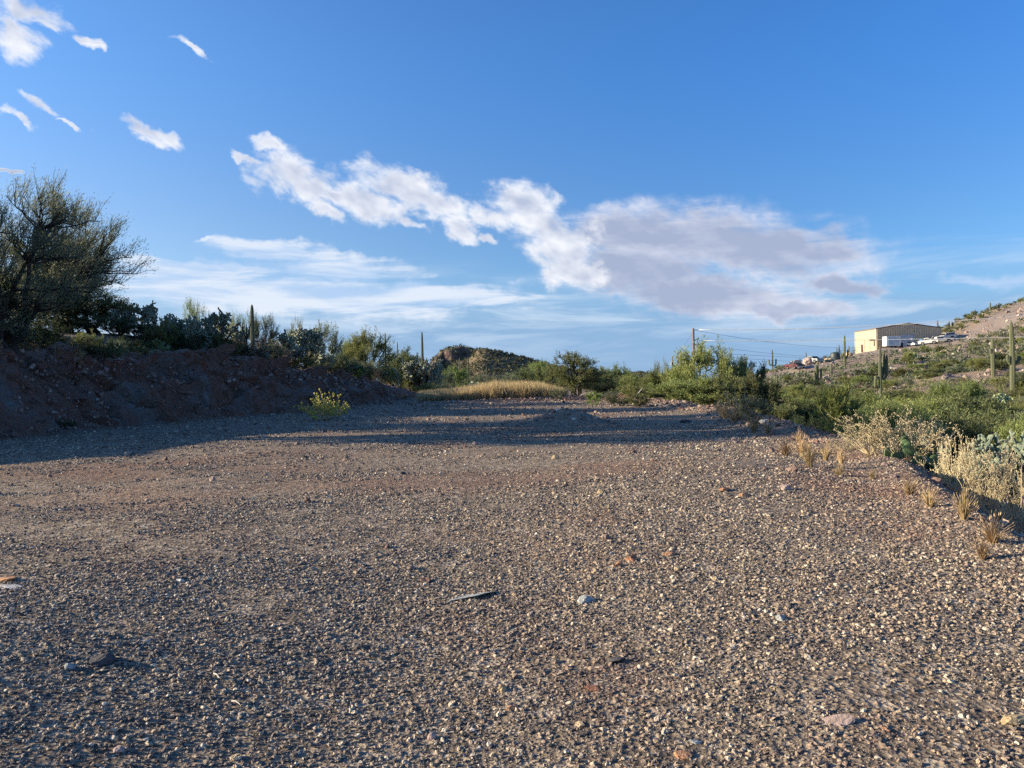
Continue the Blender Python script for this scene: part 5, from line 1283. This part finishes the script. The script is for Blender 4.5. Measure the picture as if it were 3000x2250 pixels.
# ------------------------------------------------------------------ trees beyond the pad
for kind, k, u, d, vt, wp, lb in [
    ('lime', 1, 1338, 130, 1076, 90, 'yellow green bush in front of the hill left of the grass'), ('grey', 1, 1300, 118, 1085, 70, 'olive bush below the cliff of the distant hill'), ('low', 1, 1270, 112, 1090, 80, 'olive shrub at the left foot of the distant hill'),
    ('grey', 0, 1490, 100, 1094, 80, 'pale spiky bush above the middle of the golden grass'), ('mesq', 1, 1545, 112, 1082, 100, 'olive mesquite left of the large round mesquite'), ('verde', 1, 1580, 120, 1064, 100, 'thin crowned tree against the hill foot'), ('mesq', 2, 1612, 96, 1074, 110, 'dark branching mesquite behind the golden grass'), ('grey', 2, 1400, 112, 1098, 80, 'low olive bush behind the golden grass'),
    ('grey', 1, 1450, 118, 1100, 80, 'grey bush behind the middle of golden grass'), ('lowdark', 2, 1625, 88, 1110, 80, 'black green bush at the left foot of the large round mesquite'),
    ('mesq', 1, 1690, 74, 1040, 175, 'large round green mesquite at the far right corner of the pad'), ('mesq', 0, 1752, 80, 1078, 120, 'dark mesquite leaning on the right of the large round one'), ('verde', 0, 1808, 92, 1078, 120, 'pale palo verde right of the dark mesquite'), ('lowdark', 0, 1765, 76, 1115, 110, 'dark bush under the pale palo verde'),
    ('grey', 2, 1880, 120, 1096, 70, 'small bush on the skyline left of distant pole'), ('pale', 1, 1932, 92, 1060, 60, 'thin tufted palo verde rising left of the distant pole'),
    ('verde', 2, 1905, 66, 1095, 200, 'spreading palo verde with dark dead branches over the pad edge'), ('verde', 1, 1975, 63, 1085, 190, 'wide green palo verde left of the largest one'), ('verde', 0, 2062, 57, 1022, 250, 'largest palo verde standing in front of thick utility pole'), ('verde', 2, 2030, 52, 1110, 280, 'low skirt of the palo verdes at the pad edge'),
    ('mesq', 2, 2180, 58, 1046, 150, 'darker mesquite on the right shoulder of the largest palo verde'), ('mesq', 0, 2215, 50, 1090, 160, 'dark mesquite behind the dry sticks'), ('mesq', 1, 2130, 50, 1110, 200, 'dark green bush below the largest palo verde'),
    ('low', 2, 1860, 62, 1125, 130, 'low green bush left of the leaning grey post')]:
    at(kind, k, u, d, vt, wp, lb, **({'name': 'mesquite_tree', 'cat': 'tree'} if False else {}))
# dead branches inside the spreading palo verde, leaning grey post
x, y = xof(1900, 1150, 58), 58.
root = empty('dead_tree', (x, y, h1(x, y)), 0, label='dark bare fallen branches poking left out of the palo verde', category='dead tree')
g = rng_(8); zb = zof(1945, 1160, 58) - root.location.z
for i in range(6):
    a = g.uniform(.1, .6); L_ = g.uniform(1.2, 2.1)
    pts = [(.9 + .1 * i, 0, zb - .1), (.9 - L_ * .5, g.normal(0, .2), zb + L_ * .5 * a), (.9 - L_, g.normal(0, .3), zb + L_ * a + .15)]
    m_ = MB(); m_.tube(pts, [.045, .03, .012], 5); link('branch', m_.mesh('dead_branch', [B_DARK]), root)
m_ = MB(); m_.tube([(.9, 0, -.3), (1.0, 0, zb)], [.09, .05], 6); link('trunk', m_.mesh('dead_trunk', [B_DARK]), root)
x, y, z = hit(1862, 1182); m_ = MB(); m_.tube([(-.25, 0, -.15), (.0, 0, .45), (.5, 0, 1.05)], [.035, .035, .03], 7)
link('leaning_post', m_.mesh('leaning_post', [FLAME]), None, (x, y, z), label='thin grey post leaning over the far pad edge', category='post')
# dry sticks and grey shrub at the right edge
x, y, z = hit(2172, 1228)
a, b, c_ = stems_plant(15, L_BROWN, B_BARK, n=16, w=1.2, kids=3, leaves=0, r0=.016, bend=.05, name='dry_sticks', kid=.35, sub=2)
a2 = stems_plant(15, L_BROWN, L_STRAW, n=16, w=1.2, kids=3, leaves=0, r0=.012, bend=.05, name='dry_sticks', kid=.35, sub=2)[0]
o = link('dry_bush', a2, None, (x, y, z), label='bare upright reddish sticks at the right edge before the largest palo verde', category='shrub'); o.scale = (1.0, 1.0, 1.5)
x, y, z = hit(2210, 1250); put('grey', 0, x, y, .95, 1.15, 'grey green dense shrub at the pad edge right of dry sticks', name='small_bush', cat='shrub')

# ------------------------------------------------------------------ right foreground: dry weeds, prickly pear, chollas
WEED = [stems_plant(40 + k, L_STRAW, L_STRAW, n=[26, 24, 30][k], w=1.9, kids=9, sub=4, leaves=0, r0=.0095, heads=L_HEAD, bend=.12, name='dry_weed', hsz=.028, kid=.42) for k in range(3)]
def weed(u, d, vtop, wpx, k, label, rz=0):
    x = xof(u, 1300, d); z = h1(x, d); h = zof(u, vtop, d) - z
    root = empty('dry_weed', (x, d, z), rz, label=label, category='dry plant', group='dry seeding weeds at the right edge of the pad')
    for nm, me in (('stems', WEED[k][0]), ('seed_heads', WEED[k][2])): o = link(nm, me, root); o.scale = (wpx / F * d / 1.9, wpx / F * d / 1.9, h)
weed(2550, 13.7, 1206, 270, 0, 'pale dry weed, left half of the big clump, before the green wash')
weed(2655, 13.2, 1198, 270, 1, 'pale dry weed rising over the prickly pear pads')
weed(2790, 12.0, 1272, 210, 2, 'smaller pale dry weed between the two tall clumps', 1)
weed(2895, 10.2, 1292, 260, 0, 'pale dry weed with a forked stem near the right border', 2)
weed(2985, 9.8, 1330, 230, 1, 'pale dry weed cut by the right border of the photo', .5)
weed(2475, 15.0, 1275, 130, 2, 'small straw coloured weed at the left end of the clump', 2.2)
weed(3040, 11.5, 1290, 240, 2, 'pale dry weed beyond the right border')
# big prickly pear: pads placed by hand
y = 13.0; x = xof(2685, 1384, y); z = h1(x, y)
root = empty('prickly_pear', (x, y, z), 0, label='prickly pear with broad dark pads inside the dry weeds', category='cactus')
pm = [pad_mesh(k, mat=L_PAD) for k in range(3)]
s0 = y / F
for i, (du, dv, sz, tilt) in enumerate([(0, 0, 40, 0.05), (-6, 34, 46, -.5), (-26, 56, 40, .1), (-44, 30, 48, -1.3), (-18, 52, 36, -.5), (12, 30, 40, .5), (30, 8, 44, 1.0), (-66, 34, 42, -1.0), (46, 30, 36, .3)]):
    o = link('pad', pm[i % 3], root, (du * s0, (.06 * (i % 3) - .05), dv * s0)); o.scale = (sz * s0,) * 3; o.rotation_euler = (.05, tilt, .25 * (i % 4 - 1.5))
at('teal', 0, 2712, 19.5, 1226, 120, 'blue green cholla behind the dry weeds, smaller of the two', sink=.1)
at('teal', 1, 2935, 14.6, 1252, 300, 'large silvery blue green cholla at the right border')
at('teal', 2, 3050, 16.0, 1245, 220, 'silvery cholla beyond the right border')
x, y = xof(2450, 1260, 21.5), 21.5
put('lime', 2, x, y, 1.3, 1.5, 'leafy bright green shrub just left behind the dry weeds', name='leafy_shrub')

# ------------------------------------------------------------------ saguaros
SG = 'saguaros on the slopes'
def sag(u, d, vtop, wpx, label, arms=(), group=SG, lean=0., taper=.8):
    x = xof(u, vtop, d); z = h1(x, d); h = zof(u, vtop, d) - z
    return saguaro('saguaro', label, x, d, max(h, .5), wpx * .84 / 2 / F * d, arms, group, lean, taper=taper)
sag(738, crest_d(738) + 6, 892, 14, 'single stout saguaro on the bank beside the pale palo verde')
sag(1128, 96, 975, 8, 'thin dark saguaro, taller of the pair above the bright palo verde', arms=[(1.5, .72, .2, .84, .1)], taper=.3)
sag(1164, 104, 1002, 6, 'thin dark saguaro, shorter of the pair right of the palo verde', taper=.3)
sag(1236, 100, 972, 11, 'tall bare saguaro pole left of the distant hill', taper=.3)
sag(1346, 190, 1048, 6, 'left of two small saguaros in front of the distant hill'); sag(1371, 185, 1047, 6, 'right of two small saguaros in front of the distant hill')
sag(1425, 170, 1077, 5, 'small saguaro at the foot of the distant hill above the golden grass'); sag(1908, 140, 1093, 6, 'tiny saguaro stub on the skyline left of the distant pole')
r_ = sag(2578, 76, 1016, 10.5, 'saguaro with raised right arms and a drooping left arm before the shed yard', arms=[(0.05, .47, .62, .86, .135), (.35, .52, .45, .90, .125), (3.1, .50, .50, .30, .125), (.6, .56, .22, .66, .11)]); r_.rotation_euler = (0, 0, 0)
r_ = sag(2962, 70, 941, 16.5, 'tallest stoutest saguaro near the right border with short side arms', arms=[(0.1, .50, .75, .51, .15), (3.1, .50, .40, .56, .14)]); r_.rotation_euler = (0, 0, 0)
r_ = sag(2908, 86, 989, 13, 'tall saguaro left of the stoutest one near the right border', arms=[(.2, .50, .40, .54, .14), (3.3, .62, .30, .72, .12)]); r_.rotation_euler = (0, 0, 0)
r_ = sag(2474, 150, 982, 7.5, 'slim saguaro with low curled arms in front of the tan shed', arms=[(0, .42, .55, .62, .16), (3.1, .45, .4, .5, .16)], taper=.8); r_.rotation_euler = (0, 0, 0)
for u, vt, lb in ((2386, 1090, 'shortest stem of the saguaro cluster below the parked cars'), (2391, 1068, 'left tall stem of the saguaro cluster below the parked cars'), (2396, 1056, 'tallest stem of the saguaro cluster below the parked cars'), (2405, 1079, 'right stem of the saguaro cluster below the parked cars')):
    sag(u, 118, vt, 7, lb)
sag(2435, 128, 1066, 6.5, 'lone short saguaro below the dark water tank'); sag(2276, 112, 1096, 5, 'tiny saguaro stub left below the hill road')
sag(2262, 178, 1024, 5.5, 'saguaro with two upright arms left of the parked pickup', arms=[(0, .35, .8, .62, .18), (3.1, .38, .75, .6, .18)]).rotation_euler = (0, 0, 0)
sag(2361, 196, 1032, 4.5, 'saguaro rising behind the two parked vehicles'); sag(2458, 204, 1010, 4, 'thin saguaro left of the shed, right one of two'); sag(2451, 204, 1018, 4, 'thin saguaro left of the shed, left one of two'); sag(2487, 208, 1013, 4, 'thin saguaro touching the left wall of the shed')
for u, vt, lb, ar in ((2746, 938, 'thin saguaro behind the right corner of the shed', ()), (2780, 942, 'left saguaro of the close pair right of the shed', ()), (2790, 943, 'right saguaro of the close pair right of the shed', ()), (2821, 943, 'lone small saguaro halfway up the right skyline', ()),
                  (2845, 912, 'tall saguaro with a side bud on the right skyline', [(0, .3, .5, .45, .15)]), (2901, 886, 'dark saguaro left of the armed one at the hilltop', ()), (2926, 887, 'hilltop saguaro with one raised arm', [(0, .5, .6, .85, .17)]), (2957, 893, 'small saguaro nearest the hilltop at right', ()), (2640 + 360, 900, 'saguaro on the hilltop at the right border', ())):
    x0_ = u; d = 238 if u > 2800 else 234; sag(u, d, vt, 5.5, lb, arms=[(a, b, c__ , d_, e) for a, b, c__, d_, e in ar])

# ------------------------------------------------------------------ scrub in the wash and on the hillside
oc = [stems_plant(60 + k, L_CREO, B_GREEN, n=16, w=1.3, kids=1, leaves=14, ll=.06, lw=.05, r0=.02, bend=.02, name='ocotillo', kid=.3) for k in range(2)]
for u, d, vt, wp, lb in ((2247, 176, 1072, 34, 'spiky ocotillo at the lower end of hill road'), (2345, 186, 1046, 62, 'wide dark green ocotillo behind the parked vehicles'), (2466, 200, 1022, 50, 'ocotillo clump left of the shed'), (2322, 196, 1052, 30, 'small ocotillo left of the wide one'), (2500, 214, 1010, 24, 'ocotillo by the rear corner of the shed')):
    x = xof(u, 1060, d); z = h1(x, d); h = zof(u, vt, d) - z
    root = empty('ocotillo', (x, d, z), 0, label=lb, category='shrub')
    for nm, me in (('stems', oc[int(u) % 2][0]), ('foliage', oc[int(u) % 2][1])): o = link(nm, me, root); o.scale = (wp / F * d / 1.2, wp / F * d / 1.2, h)
def seg_d(x, y, pts):
    best = 1e9
    P = [(xof(u, v, d), d) for u, v, d in pts]
    for (x0, y0), (x1, y1) in zip(P[:-1], P[1:]):
        dx, dy = x1 - x0, y1 - y0; t = max(0, min(1, ((x - x0) * dx + (y - y0) * dy) / (dx * dx + dy * dy)))
        best = min(best, math.hypot(x - x0 - t * dx, y - y0 - t * dy))
    return best
g = rng_(101); placed = []
ZN = [('right of the largest palo verde', 2350), ('below the hill road', 2520), ('around the armed saguaro', 2700), ('below the white trucks', 2850), ('near the two tall saguaros', 3400)]
KN = {'verde': 'yellow green palo verde', 'mesq': 'dark green mesquite', 'low': 'mid green shrub', 'grey': 'grey green shrub', 'brown': 'dry brown shrub', 'lowdark': 'dark low shrub', 'lime': 'bright green shrub'}
tries = 0; cnt = 0
while cnt < 235 and tries < 20000:
    tries += 1
    d = 24 + 96 * g.random() ** .85; u = g.uniform(1830, 3230); x = xof(u, 1130, d)
    if x < float(xr(d)) + 3.2: continue
    if d < 33 and u < 2500: continue
    kind = ['verde', 'mesq', 'low', 'grey', 'brown', 'lime', 'lowdark'][g.choice(7, p=[.28, .20, .16, .15, .11, .04, .06])]
    w_ = {'verde': 3.6, 'mesq': 3.6, 'low': 2.6, 'grey': 2.6, 'brown': 1.9, 'lime': 1.8, 'lowdark': 2.2}[kind] * g.uniform(.65, 1.25)
    if any((x - a) ** 2 + (d - b) ** 2 < (.34 * (w_ + c_)) ** 2 for a, b, c_ in placed): continue
    if min(abs(u - 2578), abs(u - 2962), abs(u - 2908)) < 26 and d < 74: w_ *= .55
    placed.append((x, d, w_)); cnt += 1
    h = w_ * {'verde': .68, 'mesq': .62, 'low': .5, 'grey': .62, 'brown': .55, 'lime': .6, 'lowdark': .5}[kind] * g.uniform(.8, 1.2)
    if d < 60: h *= 1.2
    if d < 50: h = min(h, (np.interp(d, [24, 36, 50], [.3, .4, .8]) - h1(x, d)) * g.uniform(.8, 1.15))
    if d > 78: h = min(h, g.uniform(.9, 1.7)); w_ = min(w_, 2.8)
    elif d > 55: h = min(h, g.uniform(1.2, 2.2))
    if h < .5: h = .5
    zn = [a for a, b in ZN if u < b][0]
    dz = 'in the near wash' if d < 48 else ('in the wash' if d < 80 else 'on the lower slope')
    put(kind, cnt % 3, x, d, h, w_, f'{KN[kind]} {dz} {zn}', group=f'{KN[kind]}s {dz} {zn}')['auto'] = KN[kind]
# hillside shrubs farther up
cnt = 0; tries = 0; placed = []
while cnt < 290 and tries < 20000:
    tries += 1
    d = g.uniform(112, 250); u = g.uniform(2080, 3220)
    if cnt > 210: d = g.uniform(205, 252); u = g.uniform(2740, 3150)
    x = xof(u, 1060, d)
    if min(seg_d(x, d, ROAD), seg_d(x, d, YARD)) < 8.5 or seg_d(x, d, SCRAPE) < 6.5: continue
    if 88 < x < 122 and 200 < d < 226: continue
    if d > 150 and u < 2230: continue
    if 2225 < u < 2640 and 122 < d < 186: continue
    w_ = g.uniform(1.0, 2.6)
    if any((x - a) ** 2 + (d - b) ** 2 < (.4 * (w_ + c_)) ** 2 for a, b, c_ in placed): continue
    placed.append((x, d, w_)); cnt += 1
    if d < 170: where = 'on the slope below the hill road' if u < 2560 else ('on the slope below the shed yard' if u < 2800 else 'on the bare slope right of the trucks')
    else: where = 'beside the hill road' if u < 2560 else ('around the shed yard' if u < 2800 else 'on the rocky hilltop at right')
    kn = ['yellow green', 'dark green', 'mid green', 'grey green'][cnt % 4]
    put('far', cnt % 8, x, d, w_ * g.uniform(.45, .75), w_, f'small {kn} shrub {where}', group=f'small {kn} shrubs {where}', name='hillside_shrub')['auto'] = f'small {kn} hillside shrub'
# very small scrub and pale rocks of the hillside: countless
n = 3400; u_ = g.uniform(2080, 3250, n); d_ = g.uniform(95, 250, n); x_ = xof(u_, 1060, d_)
okm = np.array([min(seg_d(a, b, ROAD), seg_d(a, b, YARD)) > 6.0 and seg_d(a, b, SCRAPE) > 7 for a, b in zip(x_, d_)]) & ~((x_ > 88) & (x_ < 124) & (d_ > 200) & (d_ < 226))
x_, d_ = x_[okm], d_[okm]; n = len(x_); s = g.uniform(.3, 1.0, n); P0 = np.stack([x_, d_, H(x_, d_) + .1], 1); k = 12
c_ = np.repeat(P0, k, 0) + nrmz(g.normal(size=(n * k, 3)) + [0, 0, .5]) * (np.repeat(s, k) * .5)[:, None]
V, Q, cc = blades(c_, g.normal(size=(n * k, 3)) + [0, 0, .6], np.repeat(s, k) * .7, np.repeat(s, k) * .35, g); G_ = Geo(); G_.add(V, Q, np.clip(np.repeat(np.repeat(g.random(n), k), 4) * .7 + cc * .3, 0, 1))
link('hillside_scrub', G_.mesh('hillside_scrub', L_GREY), kind='stuff', label='knee high scrub covering the slope below the shed')
n = 3200; u_ = g.uniform(2150, 3250, n); d_ = g.uniform(85, 245, n); keep = (fbm(xof(u_, 1060, d_) / 12, d_ / 12, 3, 120) > .05) | (d_ > 195) & (u_ > 2790); u_, d_ = u_[keep], d_[keep]; x_ = xof(u_, 1060, d_)
s = .25 * 5 ** (g.random(len(x_)) ** 2.2)
scatter('hillside_rocks', np.stack([x_, d_, H(x_, d_)], 1), s, stone_material('pale_hill_stone', [(0, (.22, .15, .12)), (.5, (.36, .28, .22)), (1, (.58, .50, .43))], (.40, .26, .2)), 21, 'pale broken rocks scattered over the slope below the shed', flat=.8)
# mound of undergrowth filling the wash floor
n = 6500; d_ = g.uniform(20, 84, n); u_ = g.uniform(1850, 3300, n); x_ = xof(u_, 1130, d_); okm = (x_ > xr(d_) + 2.6); x_, d_ = x_[okm], d_[okm]; n = len(x_)
s = g.uniform(.35, .95, n); P0 = np.stack([x_, d_, H(x_, d_) + .1], 1); k = 16
c_ = np.repeat(P0, k, 0) + nrmz(g.normal(size=(n * k, 3)) + [0, 0, .6]) * (np.repeat(s, k) * .45)[:, None]
V, Q, cc = blades(c_, g.normal(size=(n * k, 3)) + [0, 0, 1.2], np.repeat(s, k) * .5, np.repeat(s, k) * .10, g); G_ = Geo(); G_.add(V, Q, np.clip(np.repeat(np.repeat(g.random(n), k), 4) * .7 + cc * .3, 0, 1))
link('wash_undergrowth', G_.mesh('wash_undergrowth', L_CREO), kind='stuff', label='low green undergrowth on the floor of the wash right of the pad')
for u, d, s, lb in ((2925, 60, .22, 'pale prickly pear between the wash shrubs left of the stoutest saguaro'), (2945, 62, .24, 'pale prickly pear at the foot of the stoutest saguaro'), (1400, 96, .55, 'pale prickly pear at the left end of the golden grass'), (2672, 140, .5, 'pale prickly pear below the white off road truck')):
    x = xof(u, 1120, d); prickly(lb, x, d, s, int(u), n0=5, gens=3, mat=L_PADL, z=h1(x, d) + (.7 if u > 2900 else .3))

# ------------------------------------------------------------------ single stones one can point to
for i, (u, v, px, col, fl, el_, lb) in enumerate([
    (2303, 1436, 34, 'pink', .95, 1.0, 'pinkish cube shaped stone alone on the gravel left of the dry weeds'), (2122, 1440, 32, 'orange', .7, 1.2, 'orange stone, left of two, level with the pinkish cube'), (2180, 1455, 30, 'orange', .6, 1.3, 'orange stone, right of two, level with the pinkish cube'),
    (300, 1950, 62, 'dark', .75, 1.3, 'large angular dark stone near the lower left'), (206, 1968, 36, 'grey', .8, 1.0, 'blue grey stone beside the large angular dark stone'), (18, 1700, 50, 'orange', .35, 2.0, 'flat orange stone at the left border'), (18, 1722, 46, 'white', .25, 2.2, 'flat white stone under the orange one at left border'),
    (350, 2212, 34, 'pink', .85, 1.0, 'rounded pink stone near the lower left corner'), (1378, 1752, 74, 'grey', .16, 2.2, 'thin flat grey slab lying in the middle foreground'), (1712, 1765, 42, 'grey', .7, 1.2, 'grey green rounded stone right of the thin slab'), (1800, 1948, 42, 'dark', .5, 1.6, 'elongated dark brown stone right of centre'),
    (1470, 2034, 34, 'yellow', .95, .9, 'honey coloured block standing in the lower middle'), (1742, 2026, 38, 'red', .45, 1.8, 'long reddish stone right of the honey coloured block'), (1502, 2084, 32, 'orange', .55, 1.3, 'small amber stone under the honey coloured block'), (1264, 2168, 30, 'pink', .95, .9, 'pale stone standing up in the lower middle'),
    (1700, 2140, 32, 'tan', .7, 1.2, 'tan rounded stone below the long reddish stone'), (2966, 2130, 62, 'yellow', .6, 1.5, 'large layered honey stone at the lower right border'), (2448, 2130, 56, 'pink', .22, 2.3, 'flat pale slab in the lower right'), (2597, 2152, 27, 'orange', .85, 1.0, 'small bright orange stone right of the flat pale slab'),
    (2284, 1818, 34, 'grey', .9, .9, 'grey stone casting a long shadow right of centre'), (1984, 1674, 26, 'tan', .9, 1.0, 'tan stone above the grey shadow caster'), (1742, 1680, 24, 'tan', .8, 1.0, 'tan stone above the grey green rounded stone'), (1852, 1648, 34, 'red', .75, 1.2, 'brown stone of the touching pair in mid ground'), (1812, 1662, 30, 'orange', .7, 1.1, 'orange stone of the touching pair in mid ground'),
    (1960, 1630, 30, 'orange', .6, 1.4, 'orange brick like stone right of the touching pair'), (1757, 1448, 24, 'yellow', .8, 1.1, 'small tan stone far out on the gravel middle'), (1180, 1390, 18, 'dark', .95, 1.0, 'small black stone far out left of middle'), (1628, 1344, 22, 'tan', .85, 1.1, 'cream stone at the edge of the long shade'),
    (2938, 1512, 86, 'orange', .5, 1.5, 'large orange boulder half buried under the right dry weed'), (2996, 1508, 60, 'orange', .6, 1.3, 'orange boulder at the right border beside the large one'), (2847, 1462, 30, 'pink', .8, 1.0, 'pinkish stone on the slope left of the orange boulders'), (2943, 1480, 20, 'white', 1.1, .8, 'small pale pointed stone under the right dry weed'),
    (2368, 1250, 36, 'white', .8, 1.2, 'white stone on the pad edge before the green wash'), (2240, 1240, 30, 'white', .8, 1.1, 'white stone left along the pad edge near the grey shrub'), (2008, 1238, 26, 'dark', .55, 1.6, 'dark brown stone on the pale rubble berm'), (890, 1340, 22, 'dark', .4, 1.6, 'flat dark stone in the lit strip at left'),
    (1162, 1168, 44, 'red', .6, 1.5, 'rusty boulder at the foot of the bank end'), (1560, 1150, 40, 'red', .8, 1.3, 'brown clod pile in front of the golden grass'), (560, 1052, 32, 'pink', .7, 1.3, 'pale rock on the crest of the bank'), (430, 1040, 30, 'white', .5, 1.6, 'pale flat rock on the bank crest near prickly pear'),
    (1632, 1206, 12, 'white', 1.0, 1.0, 'small white stone crowning the dirt mound'), (2095, 1700, 24, 'tan', .7, 1.2, 'tan pebble right of middle above the shadow caster'), (530, 1706, 24, 'white', .5, 1.6, 'pale flat pebble in the left gravel'), (590, 1740, 22, 'pink', .5, 1.6, 'pink flat pebble in the left gravel'),
    (1385, 2150, 20, 'white', .7, 1.0, 'white pebble near the bottom middle'), (2040, 2180, 30, 'grey', .5, 1.5, 'grey pebble near the bottom right of middle'), (2000, 2235, 44, 'orange', .6, 1.4, 'orange stone cut by the bottom border'), (690, 2235, 34, 'tan', .6, 1.2, 'tan stone near the bottom border at left')]):
    x, y, z = hit(u, v); boulder('stone', lb, x, y, px / F * y, RK[col], 200 + i, flat=fl, elong=el_, sink=.55, rz=0.2 * (i % 5) - .4)
# dry twigs lying on the gravel
for u, v, L_, a, lb in ((635, 1990, .16, -.9, 'bleached forked twig on the gravel at left'), (692, 2082, .13, -.7, 'short bleached stick below the forked twig'), (2890, 1580, .2, .6, 'bleached stick on the right slope')):
    x, y, z = hit(u, v); m_ = MB(); c_, s_ = math.cos(a) * L_ / 2, math.sin(a) * L_ / 2
    c_ *= .6; s_ *= .6; m_.tube([(-c_, -s_, .006), (0, .003, .014), (c_, s_, .008)], [.005, .004, .002], 6)
    link('twig', m_.mesh('twig', [FLAME]), None, (x, y, z + .01), label=lb, category='stick')

# ------------------------------------------------------------------ say which one: each repeat is told by the landmark it stands nearest to
MARKS = [('the largest palo verde', 2062, 1100), ('the bare dry sticks', 2172, 1190), ('the grey pad edge shrub', 2210, 1235), ('the saguaro cluster', 2396, 1085), ('the saguaro with raised arms', 2578, 1080),
    ('the slim saguaro before the shed', 2474, 1040), ('the dark water tank', 2447, 1055), ('the maroon pickup', 2329, 1075), ('the white trailer', 2592, 1015), ('the white trucks', 2740, 1010), ('the stoutest saguaro', 2962, 1050), ('the second tallest saguaro', 2908, 1070),
    ('the dry weed clump', 2600, 1280), ('the silvery cholla', 2935, 1300), ('the hilltop saguaros', 2926, 895), ('the short lone saguaro', 2435, 1082), ('the two close skyline saguaros', 2785, 955),
    ('the large feathery tree', 130, 900), ('the green prickly pear', 455, 1000), ('the tallest cholla', 644, 960), ('the single stout saguaro', 738, 960), ('the mounded cholla', 845, 1000), ('the grey palo verde', 950, 1010), ('the bright palo verde', 1078, 1040), ('the tall bare saguaro', 1236, 1050)]
ORD = ['nearest', 'second nearest', 'third nearest', 'fourth nearest', 'fifth nearest', 'sixth nearest', 'seventh nearest', 'eighth nearest', 'ninth nearest', 'tenth nearest', 'eleventh nearest', 'twelfth nearest', 'thirteenth nearest', 'fourteenth nearest', 'fifteenth nearest', 'sixteenth nearest', 'seventeenth nearest', 'eighteenth nearest', 'nineteenth nearest', 'twentieth nearest', 'next nearest', 'farthest but four', 'farthest but three', 'farthest but two', 'farthest but one', 'farthest']
book = {}
for o in list(C.objects):
    if 'auto' not in o: continue
    kn = o['auto']; del o['auto']
    x, y, z = o.location; X = x / y * F; V_ = 1120 - (z + .5 - CAMZ) / y * F; u, v = 1500 + X, V_ - X * T
    nm, mu, mv = min(MARKS, key=lambda m: math.hypot(u - m[1], (v - m[2]) * 1.4)); dx, dy = u - mu, (v - mv) * 1.4
    rel = ('right of' if dx > 0 else 'left of') if abs(dx) > abs(dy) * .9 else ('below' if dy > 0 else 'above')
    book.setdefault((kn, rel, nm), []).append((math.hypot(dx, dy), o))
for (kn, rel, nm), lst in book.items():
    lst.sort(key=lambda t: t[0])
    for k, (_, o) in enumerate(lst):
        o['label'] = f'{kn} {rel} {nm}' + (f', {ORD[min(k, 25)]}' if len(lst) > 1 else '')
